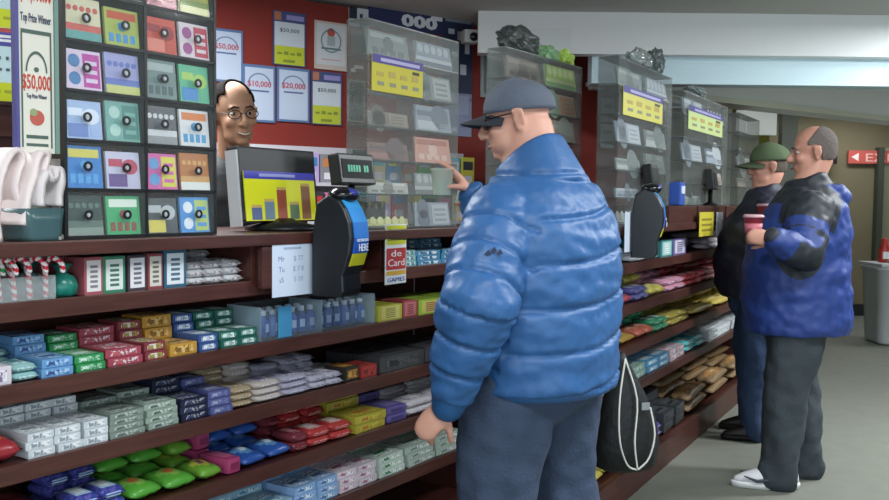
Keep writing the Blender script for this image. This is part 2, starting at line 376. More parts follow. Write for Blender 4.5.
def pile(fr, z, px0, px1, kind, desc, cols, dims, n, name=None, cat='sweets', b0=.022, ang=0, jit=.06, s01=None):
    """n = (columns, rows back, layers) ; dims = depth and height of one pack; width fills the span"""
    s0, s1 = (fr.s_at(px0), fr.s_at(px1)) if s01 is None else s01
    nc, nr, nl = n; w = (s1-s0)/nc; d, h = dims
    me = pack_mesh(kind, w*.94, d, h, cols); nm = name or NAMES[kind]; first = True
    for c in range(nc):
        for r in range(nr):
            top = nl if isinstance(nl, int) else nl[min(r, len(nl)-1)]
            if r and nl != 1 and (top+1)*h*1.035 < .142: top += 1
            for l in range(top):
                o = bpy.data.objects.new(nm, me); C.objects.link(o); j = jit
                x = s0 + w*(c+.5) + random.uniform(-1, 1)*w*.012; y = b0 + d/2 + r*(d*1.06) + random.uniform(0, .006) + l*.003
                o.matrix_world = fr.mw @ T((x, y, z + l*h*1.035 + .001), random.uniform(-j, j) + ang)
                mxl = max(top, max(nl) if not isinstance(nl, int) else nl)
                ws = [k for k in (ROWW[nr][r], LAYW[mxl][l], COLW[nc][c]) if k]
                props(o, desc + (', ' + ' '.join(ws) + ' one' if ws else ''), cat, desc)
S = [z + .042 for z in LZ]; TONE[0] = .22
white, grey, dk = '#dfe3e8', '#8d9490', '#20242c'
A_ = 'on top near shelf'
pile(L, S[0], 88, 108, 'label', 'red boxed playing cards on top shelf beside green box', ('#b5505a', '#e6e2e2', '#8a8088'), (.085, .098), (1, 3, 1), cat='boxed pack')
pile(L, S[0], 108, 131, 'label', 'green boxed cards on top shelf beside red boxes', ('#2f8a62', '#dfeae4', '#4a7a66'), (.085, .098), (1, 3, 1), cat='boxed pack')
pile(L, S[0], 131, 152, 'label', 'dark box with white panel on top shelf right of green', ('#4b3a44', '#e8e8ee', '#777080'), (.085, .098), (1, 3, 1), cat='boxed pack')
pile(L, S[0], 152, 168, 'label', 'red-backed box with cream panel right of dark box', ('#9c3f44', '#ddd8cc', '#77705f'), (.085, .1), (1, 3, 1), cat='boxed pack')
pile(L, S[0], 169, 192, 'label', 'teal-blue boxed cards at right end of the boxed row', ('#2c6484', '#e2eaf0', '#50708a'), (.085, .106), (1, 3, 1), cat='boxed pack')
pile(L, S[0], 194, 250, 'bar', 'white and maroon wrapped roll near end of top shelf', ('#cfd0d4', '#7a3440', '#e8e8ea'), (.13, .022), (3, 2, (3, 3)), name='candy_roll')
pile(L, S[0], 398, 422, 'box', 'pale teal packet on top shelf right of red sign', ('#7fb9b4', '#dce8ea', '#3a7f9c'), (.1, .02), (2, 2, (3, 4)), name='gum_packet')
pile(L, S[0], 422, 470, 'box', 'blue and white packet on top shelf next to the blue sleeve', ('#3a8fc0', '#e6eef2', '#1d5d8c'), (.1, .018), (2, 2, (3, 4)), name='gum_packet')
# second shelf
pile(L, S[1], -22, 16, 'box', 'pale pink-white tissue pack at left end of second shelf', ('#d8ccd8', '#eceaf0', '#7d6f9c'), (.1, .045), (1, 2, 1), name='tissue_packet')
pile(L, S[1], 17, 44, 'bar', 'pale teal gum pack on second shelf at the left', ('#8cc4c4', '#d8ecec', '#4f8f98'), (.12, .02), (1, 2, (2, 2)), name='gum_packet')
pile(L, S[1], 45, 78, 'box', 'light blue mint pack on second shelf left of green packs', ('#5a9ad8', '#a8cdf0', '#2c4f98'), (.11, .022), (1, 2, (2, 3)), name='mint_packet')
pile(L, S[1], 79, 110, 'box', 'bright green gum pack on second shelf', ('#1f9a4c', '#8fd0a8', '#cfeadb'), (.11, .02), (1, 2, (2, 3)), name='gum_packet')
pile(L, S[1], 111, 148, 'box', 'red and white gum pack on second shelf', ('#b03a4c', '#e2d6dc', '#c8505c'), (.11, .022), (1, 2, (2, 3)), name='gum_packet')
pile(L, S[1], 149, 172, 'box', 'white, red and olive cough drop box on second shelf', ('#8f2f38', '#dcd8c4', '#a89a3c'), (.1, .024), (1, 2, (2, 3)), name='cough_drop_box')
pile(L, S[1], 173, 203, 'box', 'orange-yellow cough drop box on second shelf', ('#d09428', '#e8c070', '#8f5f20'), (.1, .034), (1, 2, (1, 2)), name='cough_drop_box')
pile(L, S[1], 204, 224, 'box', 'navy and pale blue lozenge box on second shelf', ('#2f549c', '#b4c8e0', '#e4ecf4'), (.1, .024), (1, 2, (2, 3)), name='lozenge_box')
pile(L, S[1], 225, 264, 'box', 'dark green menthol box on second shelf before the clear bin', ('#1c6a58', '#9ccabc', '#e0eeea'), (.1, .024), (2, 2, (2, 3)), name='lozenge_box')
pile(L, S[1], 384, 408, 'label', 'yellow-green box at right part of second shelf', ('#b8b830', '#cfc860', '#8c8c3c'), (.1, .058), (1, 2, 1), name='candy_box')
pile(L, S[1], 409, 424, 'label', 'dull red box between yellow boxes on second shelf', ('#a83a44', '#c46a6c', '#8c3038'), (.1, .062), (1, 2, 1), name='candy_box')
pile(L, S[1], 425, 470, 'label', 'lime box on second shelf close to the blue sleeve', ('#9cc030', '#c8cc58', '#b04848'), (.1, .058), (2, 2, 1), name='candy_box')
# third shelf
pile(L, S[2], -14, 27, 'bag', 'red pouch with orange and green print at left end', (mat('#a8202c', .3), mat('#e06a20', .3), mat('#6c9c30', .3)), (.17, .06), (1, 2, 1))
pile(L, S[2], 29, 112, 'box', 'white mint tin box at left of third shelf', ('#c9d2d8', '#eef0f2', '#8a98a4'), (.12, .02), (3, 2, (3, 4)), name='mint_box')
pile(L, S[2], 113, 150, 'box', 'grey-green gum pack on third shelf left of taller stack', ('#7d8f84', '#b8c4bc', '#5c6a62'), (.11, .016), (1, 2, (4, 4)), name='gum_packet')
pile(L, S[2], 151, 184, 'box', 'pale sage gum pack on third shelf beside navy packs', ('#8fa596', '#c4d0c8', '#52645a'), (.11, .017), (1, 2, (4, 4)), name='gum_packet')
pile(L, S[2], 185, 214, 'box', 'navy gum pack with pale ends on third shelf', ('#1e2444', '#9ca4ac', '#39406c'), (.11, .02), (1, 2, (3, 4)), name='gum_packet')
pile(L, S[2], 215, 238, 'box', 'dull violet-blue gum pack on third shelf', ('#4c5498', '#7078b4', '#a4a8cc'), (.11, .022), (1, 2, (3, 3)), name='gum_packet')
pile(L, S[2], 239, 262, 'bar', 'tan and cream mint roll on third shelf', ('#b49c78', '#e0d4bc', '#7d6540'), (.12, .02), (1, 2, (3, 4)), name='mint_roll')
pile(L, S[2], 263, 290, 'bar', 'cream and lilac mint roll on third shelf', ('#c8bcb4', '#e4e0e8', '#7c74a8'), (.12, .02), (1, 2, (3, 4)), name='mint_roll')
pile(L, S[2], 291, 318, 'bar', 'grey-lilac mint roll on third shelf', ('#a8a4bc', '#d8d8e4', '#54507c'), (.12, .02), (1, 2, (3, 3)), name='mint_roll')
pile(L, S[2], 319, 350, 'bar', 'lilac-striped white roll right of grey-lilac rolls', ('#b8b4c8', '#5c5880', '#e8e8f0'), (.12, .021), (2, 2, (2, 3)), name='mint_roll')
pile(L, S[2], 351, 366, 'box', 'black and orange box on third shelf', ('#2c2824', '#c47a20', '#d8a040'), (.1, .05), (1, 1, 1), name='candy_box')
pile(L, S[2], 367, 383, 'box', 'small red box on third shelf beside dark grey boxes', ('#b02c28', '#cc4038', '#7c2020'), (.1, .045), (1, 1, 1), name='candy_box')
pile(L, S[2], 350, 384, 'bag', 'white folded paper slip bundle behind the red box', (mat('#d8d8d4', .6), mat('#e8e8e4', .6), mat('#b8b8b4', .6)), (.12, .03), (1, 1, 1), b0=.16, name='paper_bundle', cat='paper')
pile(L, S[2], 385, 470, 'box', 'dark grey carton at right end of third shelf', ('#3e4044', '#55585c', '#2a2c30'), (.13, .06), (2, 2, 1), name='small_carton')
# fourth shelf
pile(L, S[3], -14, 78, 'bag', 'dark maroon pouch low at the left corner', (mat('#6c1a26', .3), mat('#8c2430', .3), mat('#4c141c', .3)), (.16, .05), (2, 2, 1))
pile(L, S[3], 80, 132, 'bar', 'blue, white and purple bar on fourth shelf', (speckle('#24389c', '#5c4cb0', '#28409c', 70), '#a8cce8', '#e4ecf4'), (.12, .03), (2, 2, (2, 2)))
pile(L, S[3], 133, 204, 'bag', 'bright green pouch with orange print on fourth shelf', (mat('#4fae2c', .3), mat('#8ccc48', .3), mat('#d0622c', .3)), (.14, .045), (2, 2, (1, 2)))
pile(L, S[3], 206, 230, 'bag', 'lime and yellow pouch on fourth shelf', (mat('#6cae28', .3), mat('#c8cc34', .3), mat('#8c3060', .3)), (.13, .045), (1, 2, (1, 2)))
pile(L, S[3], 231, 246, 'fold', 'magenta packet on fourth shelf beside blue pouches', ('#b8346c', '#d45c88', '#8c2450'), (.13, .05), (1, 2, (1, 1)))
pile(L, S[3], 247, 300, 'bag', 'royal blue pouch with white print on fourth shelf', (mat('#1f50b0', .3), mat('#5c9cdc', .3), mat('#d8e8f4', .3)), (.14, .045), (2, 2, (1, 2)))
pile(L, S[3], 301, 316, 'bar', 'dark red bar on fourth shelf left of bright red', ('#782430', '#a04450', '#c88088'), (.12, .03), (1, 2, (2, 2)))
pile(L, S[3], 317, 360, 'bar', 'bright red and white bar on fourth shelf', ('#c02c2c', '#e49c94', '#f0dcd8'), (.12, .028), (2, 2, (2, 3)))
pile(L, S[3], 361, 393, 'box', 'mustard yellow box on fourth shelf', ('#b8ac28', '#d8c830', '#c87020'), (.12, .03), (1, 2, (2, 3)))
pile(L, S[3], 394, 414, 'fold', 'violet packet on fourth shelf right of yellow boxes', ('#5a4c9c', '#7c70b8', '#3c3078'), (.12, .03), (1, 2, (2, 2)))
pile(L, S[3], 415, 470, 'bar', 'white and lilac bar near hanging hand on fourth shelf', ('#ccc8d0', '#9c88a4', '#e8e4ec'), (.12, .028), (2, 2, (2, 2)))
# fifth shelf
pile(L, S[4], 240, 300, 'box', 'pale aqua-blue packet on lowest visible shelf', ('#84b4d0', '#d0e4ec', '#4c84b0'), (.13, .024), (2, 2, (2, 3)), name='gum_packet')
pile(L, S[4], 301, 345, 'box', 'light blue and white packet on lowest visible shelf', ('#7ca8dc', '#dce8f4', '#3c68ac'), (.13, .024), (2, 2, (3, 3)), name='gum_packet')
pile(L, S[4], 346, 384, 'box', 'pinkish white packet on lowest visible shelf', ('#d4c4d0', '#ece8f0', '#b05878'), (.13, .024), (2, 2, (3, 3)), name='gum_packet')
pile(L, S[4], 385, 412, 'box', 'white and green packet on lowest visible shelf', ('#b8ccc0', '#e4ece8', '#2c8450'), (.13, .024), (1, 2, (3, 3)), name='gum_packet')
pile(L, S[4], 413, 470, 'box', 'pale grey-green packet beside the trouser leg', ('#a4b8ac', '#dce4e0', '#6c8878'), (.13, .024), (2, 2, (3, 3)), name='gum_packet')

# far rack
Q = [z + .042 for z in RZ] + [RBASE + .013]
pile(R, Q[0], 640, 664, 'bar', 'white roll on far rack top shelf', ('#b8bcc4', '#e4e8ec', '#8c90a0'), (.11, .022), (2, 2, (1, 1)), name='candy_roll')
pile(R, Q[0], 666, 678, 'label', 'teal striped box on far rack top shelf', ('#2c8c8c', '#a8d4d0', '#e4f0f0'), (.1, .085), (1, 2, 1), name='candy_box')
pile(R, Q[0], 679, 690, 'label', 'purple and white box on far rack top shelf', ('#6c5ca4', '#d4d0e8', '#484078'), (.1, .085), (1, 2, 1), name='candy_box')
pile(R, Q[0], 712, 757, 'bar', 'white and pink roll at far end of top shelf', ('#ccc4cc', '#e8e4e8', '#b85868'), (.12, .03), (2, 2, (2, 2)), name='candy_roll')
pile(R, Q[1], 612, 641, 'bag', 'salmon red pouch beside blue jacket on far rack', (mat('#b84450', .3), mat('#dc8c84', .3), mat('#903040', .3)), (.13, .045), (2, 2, (1, 1)))
pile(R, Q[1], 642, 656, 'bar', 'violet-blue bar on far rack second shelf', ('#4c4c94', '#8c88c4', '#c4c4dc'), (.12, .03), (2, 2, (2, 2)))
pile(R, Q[1], 657, 672, 'bag', 'pale yellow pouch on far rack second shelf', (mat('#c8bc48', .3), mat('#e4dc8c', .3), mat('#9c8c30', .3)), (.12, .05), (2, 2, (1, 2)))
pile(R, Q[1], 673, 692, 'bar', 'pink and white bar on far rack second shelf', ('#c47c98', '#e8d8e4', '#9c4c74'), (.12, .03), (2, 2, (2, 2)))
pile(R, Q[1], 693, 708, 'bar', 'bright red bar on far rack second shelf', ('#bc2c38', '#e07c80', '#f0d4d4'), (.12, .03), (2, 2, (2, 2)))
pile(R, Q[1], 709, 757, 'bar', 'red and white bar at far end of second shelf', ('#c44450', '#ecdcdc', '#8c2430'), (.12, .032), (3, 2, (2, 2)))
pile(R, Q[2], 612, 645, 'bag', 'golden orange pouch on far rack third shelf', (mat('#b88c34', .3), mat('#d8b45c', .3), mat('#a04c28', .3)), (.13, .045), (2, 2, (1, 1)))
pile(R, Q[2], 646, 662, 'bag', 'coral pouch on far rack third shelf', (mat('#c05c44', .3), mat('#dc9078', .3), mat('#e8d0c0', .3)), (.13, .05), (2, 2, (1, 1)))
pile(R, Q[2], 663, 676, 'bar', 'mint green bar on far rack third shelf', ('#2c9464', '#94d4b4', '#e0f0e8'), (.12, .03), (2, 2, (2, 2)))
pile(R, Q[2], 677, 698, 'bar', 'olive and gold bar on far rack third shelf', ('#94842c', '#c8b454', '#6c5c24'), (.12, .03), (2, 2, (2, 2)))
pile(R, Q[2], 699, 757, 'bag', 'soft yellow pouch at far end of third shelf', (mat('#d0b444', .3), mat('#e8d478', .3), mat('#b88c2c', .3)), (.12, .05), (3, 2, (1, 2)))
pile(R, Q[3], 612, 655, 'box', 'pale sea-green packet on far rack fourth shelf', ('#8cb4a4', '#d4e4dc', '#5c94a4'), (.12, .03), (2, 2, (2, 2)), name='gum_packet')
pile(R, Q[3], 656, 676, 'box', 'sky blue packet on far rack fourth shelf', ('#4c94c4', '#b4d8ec', '#e8f0f4'), (.12, .03), (2, 2, (2, 2)), name='gum_packet')
pile(R, Q[3], 677, 692, 'box', 'grey-pink packet on far rack fourth shelf', ('#b09ca4', '#dcd0d4', '#a06c7c'), (.12, .03), (2, 2, (2, 2)), name='gum_packet')
pile(R, Q[3], 693, 713, 'bar', 'bright cyan bar on far rack fourth shelf', ('#2cb0b8', '#a8e0e0', '#e8f8f8'), (.12, .03), (2, 2, (2, 3)))
pile(R, Q[3], 714, 757, 'box', 'white packet at far end of fourth shelf', ('#c4ccd0', '#ecf0f0', '#8c9ca4'), (.12, .03), (2, 2, (2, 2)), name='gum_packet')
pile(R, Q[4], 596, 634, 'bag', 'yellow and white pouch low beside the black bag', (mat('#c8b83c', .3), mat('#e8e4c8', .3), mat('#9c8428', .3)), (.14, .05), (2, 1, (1,)))
pile(R, Q[4], 652, 672, 'bar', 'violet and white bar on the far rack plinth', ('#54449c', '#c4bce0', '#e8e4f4'), (.13, .035), (3, 2, (2, 3)))
pile(R, Q[4], 673, 694, 'box', 'charcoal carton on the far rack plinth', ('#34383c', '#585c60', '#24282c'), (.14, .05), (2, 2, (2, 3)), name='small_carton')
pile(R, Q[4], 695, 757, 'bag', 'tan and orange pouch at far end of plinth', (mat('#8c6c44', .4), mat('#c48440', .4), mat('#d8c8a4', .4)), (.13, .06), (3, 2, (2, 3)))

TONE[0] = 0.0
# candy canes at the left end of the top shelf
zc = S[0]
cane_cols = [('#c8283c', 'red and white'), ('#2c9454', 'green and white'), ('#c8283c', 'red and white'), ('#2c70b8', 'blue and white'), ('#c8283c', 'red and white'), ('#b03c44', 'dark red and white'), ('#c8283c', 'red and white'), ('#c44858', 'rose and white'), ('#c8283c', 'red and white')]
xs = [-6, 2, 9, 17, 25, 32, 40, 48, 56]
for k, (px, (cc, cn)) in enumerate(zip(xs, cane_cols)):
    a = L.s_at(px); b = MB(); W = mat('#ece4e4', .25); Rr = mat(cc, .25); path = []
    for t in range(8): path.append(Vector((0, 0, .006+.075*t/7)))
    for t in range(1, 10): path.append(Vector((0, -.022+.022*math.cos(PI*t/9*1.05), .081+.026*math.sin(PI*t/9*1.05))))
    n = len(path)-1; r = .0065; ns = 12; fine = []
    for i in range(n):
        for q in range(3): fine.append(path[i].lerp(path[i+1], q/3))
    fine.append(path[-1]); b.tube(fine, r, W, n=ns); i1 = b.mi(Rr)
    b.bm.faces.ensure_lookup_table()
    for i, f in enumerate(b.bm.faces):
        ring, seg = divmod(i, ns)
        if (ring + seg//2) % 6 < 3: f.material_index = i1
    lean = random.uniform(-.12, .12)
    props(b.build('candy_cane', mw=L.mw @ T((a, .05 + .03*(k % 2), zc+.003), .6) @ Matrix.Rotation(lean, 4, 'X') @ Matrix.Rotation(-.25, 4, 'Y')),
          ['%s candy cane at the very left edge of the top shelf', '%s candy cane second from the shelf edge', '%s candy cane leaning third from the left', '%s candy cane among the red ones', '%s candy cane just right of the blue one',
           '%s candy cane in the middle of the row', '%s candy cane sixth along, beside the dark red one', '%s candy cane near the teal bags', '%s candy cane nearest the teal bags'][k] % cn, 'candy cane', 'candy canes on the top shelf')
b = MB(); a0, a1 = L.s_at(-14), L.s_at(60)
b.box(((a0+a1)/2, .025, zc+.03), (a1-a0, .003, .06), ACRY); b.box(((a0+a1)/2, .115, zc+.03), (a1-a0, .003, .06), ACRY)
for a in (a0, a1): b.box((a, .07, zc+.03), (.003, .09, .06), ACRY)
b.box(((a0+a1)/2, .07, zc+.003), (a1-a0, .09, .003), ACRY); props(b.build('clear_bin', mw=L.mw), 'low clear plastic bin holding the candy canes', 'bin')
for k, (px, bb, zz, lb) in enumerate(((66, .17, 0, 'rear teal gauzy sweet bag tied at the top'), (75, .06, 0, 'front teal gauzy sweet bag beside the red boxes'))):
    b = MB(); n = 16
    pr = [(.02, 0), (.034, .008), (.037, .03), (.03, .05), (.012, .062), (.02, .078), (.026, .085)]
    b.loft([[(r*math.cos(2*PI*j/n)*(1+.12*math.sin(j*2.7)), r*math.sin(2*PI*j/n)*(1+.1*math.cos(j*3.1)), z) for j in range(n)] for r, z in pr], mat('#1f7a6c', .3, mott=.4, mscale=60))
    props(b.build('gift_bag', mw=L.mw @ T((L.s_at(px), bb, S[0]))), lb, 'sweet bag', 'teal bags on the top shelf')
# dark blue bag of sweets far left of second shelf
b = MB(); n = 18
b.loft([[(.06*r*math.cos(2*PI*j/n)*(1+.08*math.sin(j*2.3)), .045*r*math.sin(2*PI*j/n), z) for j in range(n)] for r, z in ((.6, 0), (1, .02), (1.05, .06), (.9, .1), (.5, .125))], speckle('#1c2c6c', '#1c2c6c', '#c0a838', 40))
props(b.build('sweet_bag', mw=L.mw @ T((L.s_at(0), .29, S[1]))), 'dark blue bag with yellow print at the far left of second shelf', 'sweets')
# clear bin of blue bottles under the terminal
a0, a1 = L.s_at(266), L.s_at(380); zb = S[1]
e = empty('clear_bin', None, label='clear plastic bin full of small blue bottles under the scanner', cat='bin', mw=L.mw @ T(((a0+a1)/2, 0, zb)))
hw = (a1-a0)/2
CL = mat('#b8ccd8', .08, alpha=.09, spec=.6)
for nm, c, d in (('front_panel', (0, .022, .055), (2*hw, .003, .108)), ('rear_panel', (0, .18, .055), (2*hw, .003, .108)), ('base', (0, .1, .003), (2*hw, .15, .004))):
    b = MB(); b.box(c, d, CL); b.build(nm, e)
for x in (-hw, 0, hw):
    b = MB(); b.box((x, .1, .055), (.003, .152, .108), mat('#a8c0cc', .1, alpha=.45)); b.build('end_panel', e)
b = MB(); b.box((-hw+.1, .0195, .055), (.06, .002, .1), mat('#4c98c8', .4)); b.build('tag', e)
nb = 12
bc = ['#1c3f8c', '#24509c', '#2c4c84', '#3a5ca8']
me_b = []
for c in bc:
    b = MB(); b.lathe([(.012, .0), (.0175, .004), (.0175, .055), (.010, .068), (.010, .072)], m=mat(c, .25), n=14); b.lathe([(.0105, .071), (.0105, .086), (.004, .088)], m=mat('#c4d4e4', .4), n=14)
    b.box((0, -.0172, .032), (.016, .002, .026), mat('#8ca8d0', .4))
    bmesh.ops.recalc_face_normals(b.bm, faces=b.bm.faces[:]); mm = bpy.data.meshes.new('bottle'); b.bm.to_mesh(mm); b.bm.free()
    for k in b.mats: mm.materials.append(k)
    me_b.append(mm)
for r in range(2):
    for k in range(nb):
        o = bpy.data.objects.new('drink_bottle', me_b[(k*3 + r) % 4]); C.objects.link(o)
        o.matrix_world = L.mw @ T((a0+.02+(a1-a0-.04)*(k+.5)/nb, .06 + .06*r, zb+.006), random.uniform(-.5, .5))
        props(o, 'small blue bottle with pale cap in the clear bin, ' + ('front' if r == 0 else 'rear') + ' row', 'bottle', 'blue bottles in the clear bin ' + ('front' if r == 0 else 'rear') + ' row')
# ------------------------------------------------------------------ ticket stands on the counters
def stand(fr, s0, s1, z0, rows, cols, lab, bar, rowh=.124, b0=.03, side=ACRY, front=ACRY, name='ticket_stand', sub=2):
    e = empty(name, None, label=lab, cat='ticket stand', mw=fr.mw @ T(((s0+s1)/2, b0, z0)))
    w = s1-s0; h = rows*rowh; t = .006; D = .09
    for k in range(cols+1):
        x = -w/2 + w*k/cols
        b = MB(); b.box((x, D/2, h/2), (.009 if bar is BLACK else .004, D+(.012 if bar is BLACK else 0), h), side if bar is not BLACK else bar); b.build('upright', e)
    for k in range(rows+1):
        b = MB(); b.box((0, D/2, max(.003, k*rowh)), (w+t, D+(.012 if bar is BLACK else 0), .008 if bar is BLACK else .005), bar); b.build('shelf', e)
    b = MB(); b.box((0, D+.004, h/2), (w, .004, h), side); b.build('back_panel', e)
    b = MB(); b.box((0, -.003, h/2), (w, .002, h), front); b.build('front_panel', e)
    return e
ACR2 = mat('#c8d0cf', .06, alpha=.10, spec=.9)
s0, s1 = L.s_at(65, .03), L.s_at(214, .03); ZT = LTOP + .002
stand(L, s0, s1, ZT, 6, 2, 'black-framed ticket stand full of bright scratch cards at the left', BLACK, side=mat('#20262a', .4, alpha=.8), front=mat('#c8d0cf', .06, alpha=.05, spec=.5))
cells = [
 [('dark grey', '#4a5550', '#2c3834', '#8c9894'), ('dark teal', '#44605c', '#283c3c', '#9cb0ac'), ('pink', '#c06878', '#e0a0a8', '#8c3048'), ('yellow-green', '#b4b84c', '#7c9440', '#e0e0a0')],
 [('cream with red numerals', '#d8d4b4', '#c85c54', '#5ca09c'), ('lime with red and blue bands', '#a8b858', '#c4502c', '#3c90c8'), ('red-orange', '#cc5444', '#e08474', '#a02c30'), ('white with red burst', '#e0d4dc', '#c03850', '#a04c90')],
 [('white and magenta', '#d8c8e0', '#b8349c', '#3c78b0'), ('lavender-blue', '#9ca0d0', '#5c70bc', '#c4c878'), ('grey-teal', '#6c8484', '#a4b4b4', '#3c5458'), ('green over blue', '#5cb890', '#3c88c8', '#a8d068')],
 [('pale blue', '#a0b8e0', '#6480c0', '#d8e4f4'), ('sea-green', '#6ca49c', '#3c8078', '#a8ccc4'), ('charcoal and white', '#50545c', '#c8ccd0', '#8c9094'), ('white with orange border', '#d8dce0', '#d87c3c', '#3c94c8')],
 [('bright blue and yellow', '#2c7cc8', '#d0c858', '#4ca0dc'), ('white and violet', '#c4c4dc', '#64488c', '#b83c5c'), ('hot pink and yellow', '#d060a8', '#d8d44c', '#5c9cd0'), ('burnt orange', '#b8743c', '#d0a060', '#e0e4e0')],
 [('black-green', '#28403c', '#587068', '#84948c'), ('green and white', '#3ca86c', '#dce8dc', '#8c4c44'), ('dark with yellow print', '#4c5458', '#d8cc5c', '#b8c0c4'), ('sky blue with green cloud', '#4c94d8', '#b4cc74', '#e4ecf4')]]
POSW = ['far left', 'centre left', 'centre right', 'far right']; ROWN = ['top', 'second', 'third', 'fourth', 'fifth', 'bottom']
def ticket(name, fr, x, b, z, w, h, cols, lab, v=0, group=None, lean=.1):
    m = MB(); c = [mat(k, .45) for k in cols]
    m.box((0, .004, h/2), (w, .008, h), c[0])
    if v % 4 == 0:
        m.rect(-w*.42, h*.72, w*.42, h*.92, c[1], y=0); 
        for k in range(4): m.rect(-w*.4+w*.21*k, h*.12, -w*.4+w*.21*k+w*.14, h*.34, c[2], y=0)
        m.disc((0, h*.54), w*.12, c[2], y=0)
    elif v % 4 == 1:
        m.rect(-w*.5, 0, w*.5, h*.22, c[2], y=0); m.rect(-w*.5, h*.22, w*.5, h*.38, c[1], y=0)
        for k in range(5): m.disc((-w*.36+w*.18*k, h*.74), w*.07, c[1], y=0)
    elif v % 4 == 2:
        m.rect(0, h*.08, w*.46, h*.92, c[1], y=0)
        for k in range(2): m.disc((-w*.24, h*(.28+.44*k)), w*.16, c[2], y=0)
        for k in range(3): m.rect(w*.06, h*(.2+.22*k), w*.38, h*(.3+.22*k), c[0], y=-.001)
    else:
        m.rect(-w*.44, h*.06, w*.1, h*.4, c[1], y=0); m.disc((w*.2, h*.6), w*.2, c[2], y=0, sx=1.2); m.rect(-w*.42, h*.6, -w*.02, h*.8, c[2], y=0)
        for k in range(3): m.rect(w*.16, h*(.1+.09*k), w*.44, h*(.15+.09*k), c[0], y=-.001)
    o = m.build(name, mw=fr.mw @ T((x, b, z)) @ Matrix.Rotation(-lean, 4, 'X'))
    return props(o, lab, 'lottery ticket', group)
W_ = s1-s0; cw = W_/4
for r in range(6):
    for c in range(4):
        z = ZT + (5-r)*.124 + .0035; dn, *cl = cells[r][c]
        x = s0 + cw*(c+.5) + (.002 if c % 2 == 0 else -.002); hh = .104 + random.uniform(-.006, .005)
        ticket('scratch_ticket', L, x, .036, z, cw*.86, hh, cl, '%s scratch ticket, %s row, %s of the black-framed stand' % (dn, ROWN[r], POSW[c]), v=r+c*3, group='scratch tickets in the black-framed stand')
        m = MB(); m.disc((0, 0), .0125, BLACK, y=-.0045, r_in=.007, th=.003); m.disc((0, 0), .005, mat('#b0b4b8', .3), y=-.0045, th=.003)
        o = m.build('lock', mw=L.mw @ T((x, .03, z+.056)))
        st_ = [k for k in bpy.data.objects if k.name == 'ticket_stand'][0]; mw = o.matrix_world.copy(); o.parent = st_; o.matrix_parent_inverse = Matrix.Identity(4); bpy.context.view_layer.update(); o.matrix_world = mw

def term_box(pa, pb, lab, z=.115):
    a, c = R.s_at(pa, -.03), R.s_at(pb, -.03); m = MB(); m.box(((a+c)/2, .12, RTOP+.002+z/2), (c-a, .3, z), W_RED, bev=.004)
    return props(m.build('terminal_box', mw=R.mw), lab, 'cabinet')
def clear_stand(fr, pa, pb, z, rows, cols, lab, stocked, s01=None, b0=.03, sign=None, seed=1):
    a, c = (fr.s_at(pa, b0), fr.s_at(pb, b0)) if s01 is None else s01
    e = stand(fr, a, c, z, rows, cols, lab, mat('#5c6462', .25, alpha=.7), b0=b0, side=mat('#6c7472', .3, alpha=.28, spec=.3), front=mat('#aab2b0', .28, alpha=.10, spec=.4))
    w = (c-a)/cols
    for (r, k, cl, dn, fill) in stocked:
        zz = z + (rows-1-r)*.124 + .004; x = a + w*(k+.5)
        ticket('scratch_ticket', fr, x, b0+.012, zz, w*.84, .104*fill, cl, dn, v=r+k, lean=.16)
    if sign:
        r, x0, x1, lb, yc = sign; g = empty('price_sign', None, label=lb, cat='sign', mw=fr.mw @ T((a+(c-a)*x0, b0-.0055, z+(rows-1-r)*.124)))
        sw = (c-a)*(x1-x0); m = MB(); m.box((sw/2, -.002, .062), (sw, .003, .128), mat(yc, .5)); m.build('panel', g)
        m = MB(); m.rect(0, .098, sw, .128, mat('#4a3f8c', .5), y=-.0036); m.rect(sw*.15, .106, sw*.92, .118, mat('#b4b0d8', .5), y=-.005)
        for q in range(4):
            m.rect(sw*(.08+.23*q), .052, sw*(.08+.23*q)+sw*.13, .068+.006*(q % 2), mat('#b8a048', .5), y=-.0036); m.rect(sw*(.1+.23*q), .02, sw*(.1+.23*q)+sw*.12, .034, mat('#8c8c70', .5), y=-.0036)
        m.rect(sw*.78, .078, sw*.92, .09, mat('#3c3a20', .5), y=-.0036); m.build('print', g)
    return e, a, c
g1, g2, g3 = ('#7c8684', '#a4acaa', '#5c6866'), ('#6c6458', '#8c8070', '#4c443c'), ('#8c98a4', '#b4bcc4', '#606c7c')
clear_stand(L, 366, 456, ZT, 6, 2, 'clear acrylic ticket stand left of the blue jacket man',
    [(0, 0, g1, 'grey scratch ticket in the top left pocket, near clear stand', .9), (0, 1, g3, 'blue-grey scratch ticket in the top right pocket, near clear stand', .9),
     (1, 1, g1, 'grey scratch ticket right of the yellow price sign, near clear stand', .9), (2, 0, g2, 'brown-grey scratch ticket below the yellow sign, near clear stand', .5), (2, 1, g3, 'pale scratch ticket third row right, near clear stand', .95),
     (3, 1, ('#c88c78', '#b0604c', '#d8b4a4'), 'salmon scratch ticket above the hand, near clear stand', .95), (3, 0, ('#6c4438', '#8c5c4c', '#4c302c'), 'rust-brown scratch ticket fourth row left, near clear stand', .6),
     (4, 0, ('#a8aca4', '#c8ccc4', '#747870'), 'pale grey ticket slip in the fifth row left, near clear stand', .4), (4, 1, g1, 'grey scratch ticket beside the plastic cup, near clear stand', .8),
     (5, 0, ('#b4b874', '#d4d894', '#5c6044'), 'pale green slip lying in the bottom left pocket, near clear stand', .3), (5, 1, g3, 'blue-grey scratch ticket bottom right, near clear stand', .9)],
    sign=(1, .03, .56, 'yellow price sign with purple header on the near clear stand', '#c8bc28'))
